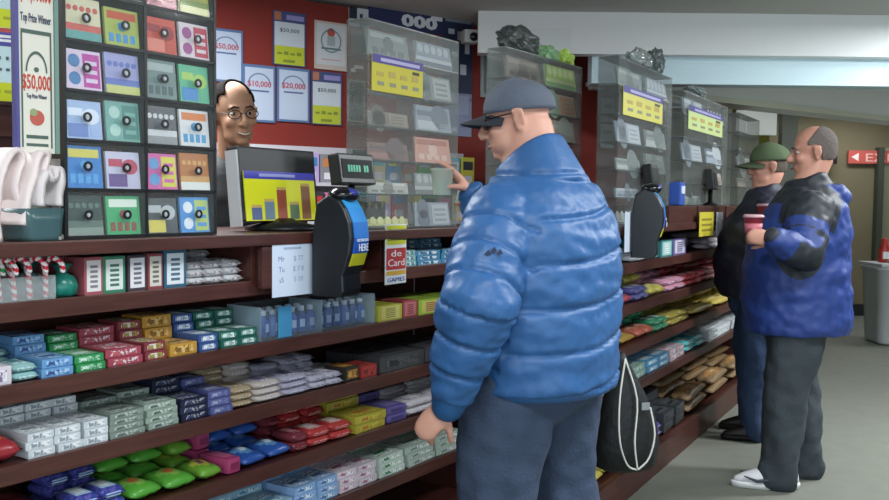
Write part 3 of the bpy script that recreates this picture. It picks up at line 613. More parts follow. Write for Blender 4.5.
clear_stand(L, 0, 0, RTOP+.016, 6, 2, 'clear ticket stand directly behind the dark cap', 
    [(0, 0, g2, 'brown ticket at top left of the stand behind the cap', .9), (1, 0, g1, 'grey ticket second row left behind the cap', .9), (2, 0, g2, 'taupe ticket third row left behind the cap', .9), (3, 0, g1, 'grey ticket fourth row left behind the cap', .8),
     (0, 1, ('#a4c464', '#ccd894', '#6c9c4c'), 'lime ticket at top right of the stand behind the cap', 1), (1, 1, ('#c4b49c', '#d8986c', '#a8c09c'), 'cream and orange ticket second row behind the cap', .95), (2, 1, ('#c8b8a0', '#d08468', '#d8d8c8'), 'peach ticket third row behind the cap', .95),
     (3, 1, ('#a8b0ac', '#ccd4d0', '#8c9c5c'), 'pale ticket fourth row behind the cap', .95), (4, 1, ('#98a04c', '#c4c870', '#7c8480'), 'olive ticket fifth row behind the cap', .9)], s01=(2.14, 2.86), b0=-.04)
clear_stand(R, 615, 668, RTOP+.002, 6, 2, 'tall clear ticket stand beside the blue jacket shoulder',
    [(0, 0, g1, 'grey ticket top left of the tall clear stand', .8), (0, 1, g3, 'pale ticket top right of the tall clear stand', .8), (2, 0, g3, 'blue-grey ticket below the tall stand price sign', .9), (2, 1, g1, 'grey ticket third row right in the tall clear stand', .8),
     (3, 0, g1, 'grey ticket fourth row left in the tall clear stand', .5), (3, 1, ('#44504c', '#5c6864', '#30383a'), 'dark ticket fourth row right in the tall clear stand', .9), (4, 0, g3, 'pale slip fifth row left in the tall clear stand', .4), (5, 0, g1, 'grey slip bottom left in the tall clear stand', .5)],
    sign=(1, .06, .78, 'yellow price sign with blue header beside the blue jacket man', '#d8d060'))
for pa, pb, lb in ((669, 696, 'left reddish wood box on the far counter'), (698, 724, 'middle reddish wood box under the lime price sign stand'), (726, 758, 'right reddish wood box at the far end of the counter')): term_box(pa, pb, lb, .088)
BT = RTOP + .093
clear_stand(R, 681, 724, BT, 5, 2, 'clear ticket stand left of the green cap man',
    [(0, 0, g3, 'pale blue ticket top left of the stand by the green cap', .9), (0, 1, g3, 'pale ticket top right of the stand by the green cap', .6), (2, 0, g3, 'blue-grey ticket third row left, stand by the green cap', .9), (2, 1, ('#5c6c84', '#a4b0c0', '#c4ccd4'), 'slate ticket third row right, stand by the green cap', .9),
     (3, 1, ('#a08c88', '#c4b0ac', '#6c5c5c'), 'dusty pink ticket fourth row, stand by the green cap', .7), (4, 0, g1, 'grey ticket bottom row, stand by the green cap', .5)],
    sign=(.6, .06, .84, 'pale lime price sign with blue header on the second far stand', '#c8d890'))
clear_stand(R, 736, 756, BT, 5, 1, 'narrow clear ticket stand at the far end of the counter', [(2, 0, g1, 'grey ticket middle row of the farthest stand', .8), (3, 0, g2, 'brown ticket fourth row of the farthest stand', .6)])

# crumpled plastic wrap lying on top of stands
def crumple(fr, s, b, z, dims, m, lab, name='plastic_wrap', cat='plastic wrap', sd=0):
    q = MB(); bm = q.bm; bmesh.ops.create_icosphere(bm, subdivisions=4, radius=1)
    for v in bm.verts:
        n = noise.noise(v.co*2.2 + Vector((sd, 0, 0)))*.35 + abs(noise.noise(v.co*5 + Vector((0, sd, 0))))*.22
        c = v.co*(1+n); c.z = max(c.z, -.55); v.co = Vector((c.x*dims[0]/2, c.y*dims[1]/2, (c.z+.55)*dims[2]/1.7))
    q.mi(m); return props(q.build(name, mw=fr.mw @ T((s, b, z))), lab, cat)
ZTOP = ZT + 6*.124 + .006; ZR = RTOP + 6*.124 + .008
crumple(L, 2.33, .01, ZR+.014, (.30, .10, .12), mat('#3e4644', .4), 'dark crumpled bag on top of the stand behind the cap', 'dark_bag', 'bag', 3)
crumple(L, 2.60, .01, ZR+.014, (.16, .08, .07), mat('#7ca478', .4), 'pale green crumpled wrap on the stand behind the cap', sd=5)
crumple(L, 2.77, .01, ZR+.014, (.12, .08, .08), mat('#a4c454', .4), 'lime crumpled wrap at the right of the stand behind cap', sd=8)
a = R.s_at(640, .07); crumple(R, a-.08, .07, ZR, (.26, .09, .09), mat('#8a9490', .2, alpha=.75), 'grey crumpled plastic on the tall clear far stand', sd=11)
crumple(R, a+.17, .07, ZR, (.14, .09, .13), mat('#56605e', .2, alpha=.8), 'dark crumpled plastic at the right of the tall far stand', sd=14)
crumple(R, R.s_at(692, .07), .07, BT+5*.124+.008, (.3, .09, .06), mat('#707a78', .2, alpha=.8), 'thin grey plastic on the stand by the green cap', sd=17)

# ------------------------------------------------------------------ terminal box with the handwritten sheet, scanner and screens
a, c = La, Lb; zb = S[0]
e = empty('terminal_box', None, label='dark wood box front carrying the white handwritten sheet', cat='cabinet', mw=L.mw @ T(((a+c)/2, 0, 0)))
b = MB(); b.box((0, .12, (zb+LTOP-.03)/2), (c-a-.02, .3, LTOP-.034-zb), W_DARK, bev=.003); b.build('body', e)
b = MB(); b.box((0, -.028, (zb-.02+LTOP-.04)/2), (c-a+.0, .02, LTOP-.04-zb+.02), W_RED, bev=.003); b.build('front_panel', e)
p0 = L.s_at(272, -.04); p1 = L.s_at(312, -.04)
e = empty('paper_sheet', None, label='white sheet with three faint blue lines taped to the dark box', cat='paper', mw=L.mw @ T(((p0+p1)/2, -.0385, 1.055)))
w = p1-p0; h = .182; m = MB(); m.box((0, -.001, h/2), (w, .0016, h), mat('#d4e0f2', .6)); m.build('sheet', e)
ink = mat('#8090b8', .7); m = MB(); m.rect(-w*.22, h*.8, w*.2, h*.84, mat('#a4b4d0', .7), y=-.002)
for k, (t1, t2) in enumerate((('Mr', '$ 77'), ('Tu', '$ 7 8'), ('s5', '5 10'))):
    z = h*(.6-.18*k) ; m.text(t1, -w*.28, z, h*.09, ink, y=-.0021); m.text(t2, w*.14, z, h*.09, mat('#a0aece', .7), y=-.0021)
m.build('handwriting', e)

e = empty('ticket_monitor', None, label='black counter monitor showing a yellow and purple lottery screen', cat='monitor', mw=L.mw @ T(((L.s_at(245, .18)+L.s_at(318, .18))/2, .18, LTOP+.001), .06))
w = L.s_at(316, .18)-L.s_at(240, .18)
tilt = Matrix.Rotation(-.10, 4, 'X')
def tb(nm, fn, mx=tilt):
    m = MB(); fn(m); o = m.build(nm, e); o.matrix_basis = mx; return o
tb('housing', lambda m: m.box((0, .025, .155), (w+.03, .05, .25), BLACK, bev=.008))
def scr(m):
    m.box((.0, -.002, .115), (w-.005, .004, .165), mat('#c8cc20', .4, emit=.25)); m.rect(-w/2+.0025, .172, w/2-.0025, .1975, mat('#3c3c9c', .4, emit=.2), y=-.0045); m.rect(-w*.3, .18, w*.2, .19, mat('#9ca0d8', .4), y=-.006)
    for k, (cc, hh) in enumerate((('#5c6c9c', .04), ('#7c94a8', .06), ('#b05840', .10), ('#70886c', .05), ('#a06c50', .115))):
        x = -w*.42+w*.175*k; m.rect(x, .036, x+w*.13, .036+hh, mat(cc, .5), y=-.0045); m.rect(x, .036+hh, x+w*.13, .046+hh, mat('#d8b86c', .5), y=-.0045)
tb('screen', scr)
tb('side_trim', lambda m: m.box((-w/2-.022, .02, .14), (.008, .05, .25), mat('#b8bcc0', .4), bev=.002))
m = MB(); m.lathe([(.0, 0), (.13, 0), (.13, .012), (.05, .03), (.03, .04)], m=BLACK); m.box((0, .03, .05), (.1, .04, .06), BLACK, bev=.005); m.build('foot', e)

def scanner(fr, s, b, z, sc_, rz, lab, hgt=.33):
    e = empty('ticket_scanner', None, label=lab, cat='scanner', mw=fr.mw @ T((s, b, z), rz) @ Matrix.Scale(sc_, 4))
    prof = [(y*.72, z) for y, z in [(-.02, 0), (-.035, .02), (-.03, .07), (-.045, .10), (-.062, .14), (-.07, .19), (-.062, .24), (-.035, .285), (-.01, .31), (.05, .325), (.10, .30), (.12, .2), (.12, 0)]]
    m = MB(); rings = [[(x, y, zz*hgt/.33) for y, zz in prof] for x in (-.058, -.05, .05, .058)]
    rings[0] = [(x, y*.93+.003, zz*.985) for x, y, zz in rings[0]]; rings[-1] = [(x, y*.93+.003, zz*.985) for x, y, zz in rings[-1]]
    m.loft(rings, mat('#181b20', .35), smooth=False); m.build('body', e, bevel=.003)
    k = hgt/.33; pts = [(y-.004, zz*k) for y, zz in prof[3:9]]
    m = MB(); cols = [mat('#c8c428', .4), mat('#1c58b4', .35), mat('#2478cc', .35), mat('#2c90dc', .35), mat('#38a0e4', .35)]
    for i in range(5):
        (y0, z0), (y1, z1) = pts[i], pts[i+1]
        m.faces([(-.046, y0, z0), (.046, y0, z0), (.046, y1, z1), (-.046, y1, z1), (-.046, y0+.003, z0), (.046, y0+.003, z0), (.046, y1+.003, z1), (-.046, y1+.003, z1)], [(0, 1, 2, 3), (4, 7, 6, 5), (0, 3, 7, 4), (1, 5, 6, 2)], cols[i])
    m.build('blue_panel', e)['label'] = 'curved blue panel with yellow foot'
    m = MB(); m.text('HERE', 0, .148*k, .022, mat('#eef4fa', .5), y=-.060, width=.06); m.text('CHECK YOUR TICKETS', 0, .178*k, .009, mat('#dce8f4', .5), y=-.0565, width=.075); m.build('lettering', e)
    m = MB(); m.ell((0, .01, .325*k), (.052, .045, .026), mat('#101216', .2)); m.ell((0, -.012, .332*k), (.03, .025, .015), mat('#2c3484', .15, emit=.15)); m.build('lens', e)
    return e
scanner(L, L.s_at(346, -.14), -.14, 1.05, 1.05, .22, 'black ticket scanner with blue panel and yellow foot beside the sheet', hgt=.31)
def pole_display(fr, s, b, z, h, w, hh, rz, lab, tiltx=-.15, lit=True):
    e = empty('customer_display', None, label=lab, cat='display', mw=fr.mw @ T((s, b, z), rz))
    m = MB(); m.lathe([(0, 0), (.045, 0), (.045, .008), (.014, .018), (.012, h), (0, h)], m=BLACK); m.build('pole', e)
    m = MB(); m.box((0, 0, 0), (w, .045, hh), mat('#15191a', .35), bev=.006); o = m.build('head', e); TM = Matrix.Translation((0, -.004, h+hh/2-.01)) @ Matrix.Rotation(tiltx, 4, 'X'); o.matrix_basis = TM
    m = MB(); m.box((0, -.0232, 0), (w*.86, .002, hh*.62), mat('#0c1614', .6))
    if lit:
        for k in (0, 1, 2, 3, 4, 6, 7): m.rect(-w*.28+w*.075*k, -hh*.1, -w*.28+w*.075*k+w*.05, hh*.12, mat('#2c8c6c', .4, emit=.5), y=-.0243)
    q = m.build('screen', e); q.matrix_basis = TM; return e
pole_display(L, L.s_at(352, .0), .005, LTOP+.001, .165, .20, .105, .06, 'black customer display with green digits above the scanner')
# black ledge strip with yellow lettering behind the scanner
m = MB(); a, c = L.s_at(322, .33), L.s_at(384, .33)
m.box(((a+c)/2, .33, LTOP+.05), (c-a, .01, .1), mat('#1a1c20', .5))
for k in range(9):
    x = a+(c-a)*(k+.3)/9; m.faces([(x, .3235, LTOP+.07), (x+.018, .3235, LTOP+.07), (x+.009, .3235, LTOP+.098)] if k % 2 else [(x, .3235, LTOP+.098), (x+.018, .3235, LTOP+.098), (x+.009, .3235, LTOP+.068)], [(0, 1, 2)], mat('#c8b838', .5))
props(m.build('sign_strip', mw=L.mw), 'low black strip with yellow angular print behind the scanner', 'sign')
# red and yellow card sign leaning against the shelf
p0, p1 = L.s_at(378, -.01), L.s_at(401, -.01); w = p1-p0
e = empty('card_sign', None, label='yellow, red and white card sign standing right of the scanner', cat='sign', mw=L.mw @ T(((p0+p1)/2, -.035, 1.055), .08))
h = .215; m = MB(); m.box((0, -.002, h/2), (w, .004, h), mat('#e0e4e8', .5)); m.rect(-w*.47, h*.66, w*.47, h*.98, mat('#c4c828', .5), y=-.004); m.rect(-w*.47, h*.24, w*.47, h*.6, mat('#b83034', .5), y=-.004); m.rect(-w*.47, h*.15, w*.47, h*.22, mat('#d8a838', .5), y=-.004); m.build('panel', e)
for tx, zz_, hh_, mm_, ww_ in (('For A', .85, .07, mat('#20242c', .5), .7), ('Limited', .73, .06, mat('#20242c', .5), .8), ('de', .46, .11, WHITE, .5), ('Card', .3, .12, WHITE, .8), ('GAMES', .04, .07, mat('#24489c', .5), .85)):
    m = MB(); m.text(tx, 0, h*zz_, h*hh_, mm_, y=-.0055, width=w*ww_); m.build('lettering', e)

# far counter terminals
m = MB(); a = R.s_at(628, -.06); m.box((a, -.062, 1.23), (.10, .002, .17), mat('#d8e4f4', .6)); m.box((a, -.06, 1.3), (.03, .003, .012), mat('#8c98a0'))
props(m.build('paper_sheet', mw=R.mw), 'white sheet hanging from the far counter edge by blue jacket', 'paper')
scanner(R, R.s_at(650, -.13), -.14, 1.12, 1.0, .25, 'black ticket scanner with blue panel on the far counter', hgt=.3)
pole_display(R, R.s_at(649, .0), .0, RTOP+.003, .185, .16, .11, .1, 'black customer display over the far scanner', lit=False)
pole_display(R, R.s_at(677, .10), .08, BT+.001, .05, .15, .1, -.1, 'black display between the two far ticket stands', lit=False)
pole_display(R, R.s_at(711, -.01), .0, BT+.001, .10, .19, .12, .1, 'black display on thin pole before the lime price sign', lit=False)
m = MB(); m.box((0, 0, .06), (.09, .06, .12), mat('#3458b0', .4), bev=.01); m.box((.0, -.032, .08), (.06, .004, .04), mat('#d0dcec', .4))
props(m.build('card_holder', mw=R.mw @ T((R.s_at(676, .0), .0, BT+.001))), 'small blue card holder on the far counter', 'holder')
def hang(px0, px1, y0, y1, colr, lab, fr=R, b=-.062, stripes=None):
    a, c = fr.s_at(px0, b), fr.s_at(px1, b); d = fr.w((a+c)/2, b, 0).y; zt = at((px0+px1)/2, y0, d).z; zl = at((px0+px1)/2, y1, d).z
    m = MB(); m.box(((a+c)/2, b, (zt+zl)/2), (c-a, .002, zt-zl), mat(colr, .5))
    for k in range(3):
        if stripes: m.box(((a+c)/2, b-.0015, zl+(zt-zl)*(.25+.22*k)), ((c-a)*.7, .001, (zt-zl)*.09), mat(stripes, .5))
    return props(m.build('paper_notice', mw=fr.mw), lab, 'notice')
hang(699, 713, 212, 236, '#c8bc3c', 'yellow notice on the far counter front', stripes='#8c7c2c')
hang(716, 722, 212, 238, '#d8dce8', 'narrow white notice beside the yellow notice')

# ------------------------------------------------------------------ left end: banner, posters, carrier bags
def banner():
    p0, p1 = L.s_at(27, -.01), L.s_at(63, -.01); w = p1-p0; d = L.w(p0, 0, 0).y
    zb = at(45, 152, d).z; h = .62
    e = empty('prize_banner', None, label='tall white winner banner with red dollar lettering left of tickets', cat='banner', mw=L.mw @ T(((p0+p1)/2, .02, zb)))
    m = MB(); m.box((0, .004, h/2), (w, .008, h), mat('#dcd8cc', .6)); m.box((-w/2-.004, .004, h/2), (.008, .02, h), mat('#4c4c8c', .4)); m.box((w/2+.004, .004, h/2), (.01, .02, h), mat('#6c8c84', .4)); m.build('panel', e)
    rd, gr = mat('#c04838', .6), mat('#4c6058', .6)
    for tx, zz_, hh_, mm_, ww_ in (('$50,000.00', h*.535+.03, .052, rd, .86), ('Top Prize Winner', h*.5, .02, mat('#34405c', .6), .84), ('$50,000', h*.245, .034, rd, .8), ('Top Prize Winner', h*.21, .01, mat('#34405c', .6), .56), ('$50,000.00', h*.83, .052, rd, .86)):
        m = MB(); m.text(tx, 0, zz_, hh_, mm_, y=-.001, width=w*ww_, bold=.015); m.build('lettering', e)


    m = MB()
    for (x0, x1, z0, z1) in ((-w*.42, w*.42, h*.455, h*.47), (-w*.42, -w*.38, h*.02, h*.455), (w*.38, w*.42, h*.02, h*.455)): m.rect(x0, z0, x1, z1, gr, y=-.0005)
    n = 14
    for k in range(n):
        t0, t1 = PI*k/n, PI*(k+1)/n; m.faces([(w*.3*math.cos(t)*r, -.0015, h*.31+.05*math.sin(t)*r) for t, r in ((t0, 1), (t1, 1), (t1, .86), (t0, .86))], [(0, 1, 2, 3)], gr)
    m.disc((0, h*.32), .006, gr, y=-.0005); m.disc((0, h*.135), w*.2, mat('#b8584c', .6), y=-.0005); m.disc((-w*.1, h*.155), w*.1, mat('#8c9c6c', .6), y=-.0015); m.rect(-w*.3, h*.055, w*.3, h*.068, gr, y=-.0005); m.rect(-w*.3, h*.025, w*.3, h*.036, gr, y=-.0005)
    m.build('emblem', e)
    m = MB(); m.box((0, .03, (LTOP-zb)/2), (.02, .012, zb-LTOP-.002), mat('#9ca4a0', .3)); m.box((0, .03, LTOP-zb+.006), (.1, .09, .008), mat('#9ca4a0', .3)); m.build('stem', e)
banner()
# back cabinet and its two posters seen at the far left
CF = Frame((-2.3, 2.85), 1.0)
m = MB(); m.box((.5, .2, .87), (1.25, .4, 1.74), W_DARK); m.box((.5, -.01, 1.70), (1.25, .02, .03), W_RED); m.box((.5, -.01, 1.58), (1.25, .02, .015), W_RED)
props(m.build('back_cabinet', mw=CF.mw), 'dark wood cabinet behind the counter at the left edge', 'cabinet')
def lotto_poster(nm, mw, w, h, lab, scheme, text=None):
    e = MB(); P = lambda c: mat(c, .5)
    if scheme == 'blue_yellow':
        e.box((0, .004, h/2), (w, .008, h), P('#c4e0e4')); e.rect(-w/2, h*.8, w/2, h, P('#4a489c'), y=0); e.rect(-w/2, 0, w/2, h*.27, P('#ccd820'), y=0)
        e.disc((-w*.36, h*.9), h*.05, P('#8cc058'), y=-.001)
        e.rect(-w*.15, h*.86, w*.42, h*.9, WHITE, y=-.001); e.rect(-w*.1, h*.92, w*.4, h*.96, WHITE, y=-.001)
        for k in range(4): e.rect(-w*.35+w*.2*k, h*.6, -w*.28+w*.2*k, h*.65, P('#4c5864'), y=-.001); e.rect(-w*.35+w*.2*k, h*.44, -w*.26+w*.2*k, h*.48, P('#4c5864'), y=-.001)
        for k in range(2): e.rect(-w*.4+w*.4*k, h*.12, -w*.1+w*.4*k, h*.16, P('#a0a828'), y=-.001)
    elif scheme == 'arch':
        e.box((0, .004, h/2), (w, .008, h), P('#54709c')); e.rect(-w*.44, h*.04, w*.44, h*.95, P('#b8c4d8'), y=0)
        n = 14; g = P('#6c7ca0')
        for k in range(n):
            t0, t1 = PI*k/n, PI*(k+1)/n; e.faces([(w*.36*math.cos(t)*r, -.0018, h*.66+h*.2*math.sin(t)*r) for t, r in ((t0, 1), (t1, 1), (t1, .88), (t0, .88))], [(0, 1, 2, 3)], g)
        e.text(text or '$25,000', 0, h*.62, h*.1, P('#b04858'), y=-.0018, width=w*.74, bold=.02)
        e.rect(-w*.3, h*.53, w*.3, h*.56, P('#54648c'), y=-.001)
    elif scheme == 'white_yellow':
        e.box((0, .004, h/2), (w, .008, h), P('#3c4878')); e.rect(-w*.46, h*.02, w*.46, h*.8, P('#c4ccd4'), y=0); e.rect(-w*.46, h*.02, w*.46, h*.36, P('#b8c030'), y=-.001); e.rect(-w*.1, h*.85, w*.44, h*.94, P('#9088c0'), y=-.001); e.rect(-w*.46, h*.83, -w*.26, h*.98, P('#b07050'), y=-.001)
        e.text(text or '$50,000', 0, h*.62, h*.07, P('#2c3440'), y=-.0018, width=w*.6)
        for k in range(4): e.rect(-w*.38+w*.2*k, h*.2, -w*.24+w*.2*k, h*.24+h*.02*(k % 2), P('#7c8c28'), y=-.002)
        e.rect(-w*.2, h*.06, w*.16, h*.11, P('#7c8c28'), y=-.002)
    return e, mw, nm, lab
def put(e, mw, nm, lab): return props(e.build(nm, mw=mw), lab, 'poster')
d0 = CF.s_at(-14, -.02); d1 = CF.s_at(25, -.02); zz = at(10, 103, CF.w(d1, 0, 0).y).z; w = d1-d0
put(*lotto_poster('lottery_poster', CF.mw @ T(((d0+d1)/2, -.035, zz)), w, .245, 'pale cyan poster with purple and yellow bands at the left edge', 'blue_yellow'))
q, mw, nm, lb = lotto_poster('lottery_poster', CF.mw @ T(((d0+d1)/2, -.035, zz+.262)), w, .245, 'upper pale cyan poster with a red mark at the top left corner', 'blue_yellow')
q.rect(-w*.1, .2, w*.2, .225, mat('#c04060', .5), y=-.003); put(q, mw, nm, lb)
m = MB(); m.box((.3, .06, 2.05), (2.2, .08, .85), mat('#6c5c58', .7)); props(m.build('back_board', mw=CF.mw @ T((-.6, .42, 0))), 'dull brown board behind the posters at the left edge', 'board')

def ribbon(fr, s, b, z, pts, w, th, m, lab, rz=0):
    q = MB(); rings = []
    P = [Vector((x, 0, y)) for x, y in pts]; P2 = []
    for i in range(len(P)-1):
        for k in range(4):
            a0, a1, a2, a3 = P[max(i-1, 0)], P[i], P[i+1], P[min(i+2, len(P)-1)]; t = k/4
            P2.append(.5*((2*a1)+(a2-a0)*t+(2*a0-5*a1+4*a2-a3)*t*t+(3*a1-a0-3*a2+a3)*t**3))
    P2.append(P[-1])
    for i, p in enumerate(P2):
        t = (P2[min(i+1, len(P2)-1)]-P2[max(i-1, 0)]).normalized(); nrm = Vector((-t.z, 0, t.x)); k = 1+.12*noise.noise(p*30)
        ring = []
        for j in range(7): ring.append(p + nrm*(th/2+.004*noise.noise(Vector((j, i*.4, s)))) + Vector((0, (j/6-.5)*w*k, 0)))
        for j in range(6, -1, -1): ring.append(p - nrm*th/2 + Vector((0, (j/6-.5)*w*k, 0)))
        rings.append(ring)
    q.loft(rings, m); return props(q.build('carrier_bag', mw=fr.mw @ T((s, b, z), rz)), lab, 'carrier bag', 'white carrier bags on the counter')
PB = mat('#e4d6d4', .5)
sA = L.s_at(14, .0)
ribbon(L, L.s_at(4, 0), .04, LTOP, [(-.03, .002), (-.035, .07), (-.02, .15), (.01, .205), (.04, .215), (.05, .19), (.03, .16), (.025, .12), (.045, .06), (.05, .002)], .09, .012, PB, 'arched white carrier bag bundle at the left edge of the counter', .3)
ribbon(L, L.s_at(28, 0), .03, LTOP, [(-.035, .04), (-.02, .10), (.005, .16), (.02, .2), (.04, .215), (.055, .205), (.04, .17), (.03, .15)], .08, .014, PB, 'white folded bag strip curling upward in the middle', .35)
ribbon(L, L.s_at(44, 0), .03, LTOP, [(-.03, .085), (-.025, .13), (-.005, .165), (.01, .15), (.02, .155), (.035, .175), (.045, .165), (.04, .12), (.035, .085)], .08, .016, mat('#d8d0d0', .5), 'white bag bundle drooping beside the prize banner', .35)
m = MB(); m.loft([[((.05+.006*k)*max(-1, min(1, 1.3*math.cos(2*PI*j/24))), .045*max(-1, min(1, 1.3*math.sin(2*PI*j/24))), zz) for j in range(24)] for k, zz in enumerate((0, .01, .05, .078))], mat('#48686c', .25, alpha=.85))
props(m.build('holder_tub', mw=L.mw @ T((L.s_at(33, .03), .035, LTOP+.001), .3)), 'teal-grey plastic tub under the white carrier bags', 'tub')
m = MB(); m.box((.0, .0, .10), (.035, .12, .20), mat('#84807a', .4), bev=.004); m.box((0, 0, .006), (.12, .14, .012), mat('#84807a', .4), bev=.003)
props(m.build('bag_rack', mw=L.mw @ T((L.s_at(56, .05), .10, LTOP+.001))), 'grey upright rack behind the white carrier bags', 'rack')

# ------------------------------------------------------------------ wall behind the counter
def wall_rect(px0, y0, px1, y1, b=-.012):
    a, c = WALL.s_at(px0, b), WALL.s_at(px1, b); d = WALL.w((a+c)/2, b, 0).y
    zt, zl = at((px0+px1)/2, y0, d).z, at((px0+px1)/2, y1, d).z
    return (a+c)/2, zl, c-a, zt-zl
def wposter(px0, y0, px1, y1, lab, scheme, text=None, b=-.012):
    x, z, w, h = wall_rect(px0, y0, px1, y1, b); put(*lotto_poster('lottery_poster', WALL.mw @ T((x, b, z)), w, h, lab, scheme, text))
wposter(210, 29, 243, 82, 'blue-framed winner poster partly behind the ticket stand', 'arch', '$50,000')
wposter(243, 65, 275, 122, 'blue-grey winner poster right of the clerk', 'arch', '$10,000')
wposter(277, 68, 309, 122, 'blue-framed winner poster third in the row', 'arch', '$20,000')
wposter(273, 12, 305, 66, 'upper white and yellow poster high on the red wall', 'white_yellow')
wposter(311, 72, 341, 125, 'white and yellow poster below the pale figure poster', 'white_yellow')
x, z, w, h = wall_rect(314, 22, 346, 70); e = MB(); P = lambda c: mat(c, .6)
e.box((0, .004, h/2), (w, .008, h), P('#c4b4ac')); e.rect(-w*.44, h*.1, w*.44, h*.95, P('#c8ccd0'), y=0); e.disc((0, h*.78), w*.12, P('#b05048'), y=-.001); e.rect(-w*.12, h*.5, w*.12, h*.7, P('#9cacac'), y=-.001); e.rect(-w*.3, h*.42, w*.3, h*.46, P('#5c7878'), y=-.001)
e.disc((0, h*.6), w*.32, P('#70888c'), y=-.001, r_in=w*.28); e.rect(-w*.3, h*.2, w*.3, h*.22, P('#c89090'), y=-.001); put(e, WALL.mw @ T((x, -.012, z)), 'notice_poster', 'pale poster with a small red-topped figure, upper row')
def plate(px0, y0, px1, y1, nm, lab, base, bits, b=-.012, cat='poster'):
    x, z, w, h = wall_rect(px0, y0, px1, y1, b); e = MB(); e.box((0, .004, h/2), (w, .008, h), mat(base, .6))
    for (u0, v0, u1, v1, c) in bits: e.rect(-w/2+w*u0, h*v0, -w/2+w*u1, h*v1, mat(c, .6), y=0)
    return props(e.build(nm, mw=WALL.mw @ T((x, b, z))), lab, cat)
plate(347, 80, 364, 122, 'framed_photo', 'small dark framed photo at the right of the poster row', '#a09488', [(.1, .05, .9, .95, '#2c2828'), (.3, .4, .5, .6, '#8c6c5c'), (.55, .3, .75, .5, '#706058')])
plate(348, 8, 367, 27, 'wall_notice', 'small white and navy notice at the ceiling', '#d0d4dc', [(.0, .4, .4, 1, '#20283c'), (.55, .0, .7, .7, '#28304c')])
plate(350, 30, 366, 52, 'wall_notice', 'dark green leafy picture below the ceiling notice', '#7c3830', [(.2, .0, .9, .8, '#405848'), (.3, .5, .6, .9, '#54685c')])
plate(348, 58, 364, 76, 'wall_notice', 'dark red card with white scribble above the framed photo', '#702c28', [(.3, .4, .9, .6, '#d8d0cc'), (.1, .2, .4, .4, '#d8d0cc')])
x, z, w, h = wall_rect(367, 8, 440, 30); e = empty('wall_banner', None, label='navy banner with chunky white letters above the clear stand', cat='banner', mw=WALL.mw @ T((x, -.012, z)))
m = MB(); m.box((0, .004, h/2), (w, .008, h), mat('#28305c', .6)); m.build('panel', e)
m = MB(); m.text('000', w*.18, h*.2, h*.5, WHITE, y=-.001, width=w*.5, bold=.05); m.rect(w*.34, h*.62, w*.5, h*.98, WHITE, y=0); m.build('lettering', e)
plate(440, 14, 470, 100, 'wall_poster', 'tall navy poster with scattered white marks beside the camera', '#26324e', [(.1, .9, .95, .96, '#8c98a8'), (.2, .76, .4, .82, '#c4ccd8'), (.5, .7, .8, .8, '#a4b0c0'), (.75, .55, .9, .7, '#c8d0dc'), (.3, .5, .5, .56, '#98a4b8'), (.6, .3, .8, .42, '#b8c0cc')])
plate(441, 93, 470, 136, 'wall_poster', 'lilac-grey poster in front of the sunglasses', '#8c94b4', [(.1, .5, .9, .95, '#9ca4c0'), (.2, .1, .5, .2, '#c4c8dc'), (.6, .2, .8, .3, '#747ca0')])
plate(479, 52, 503, 98, 'wall_poster', 'pale grey lined poster right of the security camera', '#a4acac', [(.12, .1, .22, .9, '#6c7878'), (.35, .5, .6, .9, '#c0c8c8'), (.7, .2, .85, .8, '#8c9898')])
plate(504, 55, 530, 100, 'wall_poster', 'second pale grey poster right of the security camera', '#98a2a2', [(.1, .1, .9, .5, '#b4bcbc'), (.2, .6, .8, .9, '#848e8e')])
plate(599, 98, 612, 122, 'wall_notice', 'upper white notice on the red wall beyond the cap', '#c8c4cc', [(.2, .6, .8, .75, '#8c8c98')])
plate(599, 124, 612, 148, 'wall_notice', 'lower white notice on the red wall beyond the cap', '#c4c8d0', [(.2, .6, .8, .75, '#8c8c98'), (.2, .2, .8, .4, '#a4a8b4')])
m = MB(); p = at(524, 27, 5.55); q = at(572, 50, 5.55)
m.box(((p.x+q.x)/2, 5.59, (p.z+q.z)/2), (q.x-p.x, .006, p.z-q.z), mat('#e4e8e8', .6)); props(m.build('blank_card'), 'blank white card on the soffit above the cap', 'card')
def dome_cam(px, y, d, lab, rz):
    p = at(px, y, d); e = empty('security_camera', p, rz, lab, 'security camera')
    m = MB(); m.box((0, .07, .01), (.05, .12, .03), mat('#b4b8b8', .5), bev=.006); m.build('bracket', e)
    m = MB(); m.box((0, 0, 0), (.1, .09, .085), mat('#b0b4b2', .4), bev=.02); m.build('housing', e)
    m = MB(); m.ell((0.01, -.045, -.005), (.028, .02, .028), mat('#0c0e12', .15)); m.build('lens', e)
dome_cam(470, 37, 5.72, 'pale security camera where the red wall meets the soffit', .3)
dome_cam(597, 84, 6.2, 'small dark security camera under the soffit beyond the cap', .3)

# bright back shelf below the posters
a, c = WALL.s_at(236, -.28), WALL.s_at(486, -.28)
e = empty('back_shelf', None, label='white back shelf full of bright packets below the posters', cat='shelving', mw=WALL.mw)
m = MB(); m.box(((a+c)/2, -.02, .83), (c-a, .02, 1.66), mat('#c8c4cc', .6)); m.build('back_panel', e)
for z, bb in ((1.02, -.30), (1.22, -.24), (1.44, -.18)):
    m = MB(); m.box(((a+c)/2, bb/2-.03, z), (c-a, -bb, .02), mat('#d8d4dc', .5)); m.build('shelf', e)
m = MB(); m.box(((a+c)/2, -.16, .5), (c-a, .3, 1.0), mat('#b4b0b8', .6)); m.build('cabinet_base', e)
pc = [('pink', '#d880b0'), ('red', '#c83c38'), ('cream', '#e0d49c'), ('green', '#54b04c'), ('white', '#e4e4ec'), ('black', '#3a3a42'), ('lilac', '#c4a8dc'), ('aqua', '#6cc4d8'), ('blue', '#3c8cc8'), ('orange', '#d8884c'), ('yellow', '#d8d04c'), ('grey', '#8c8c94')]
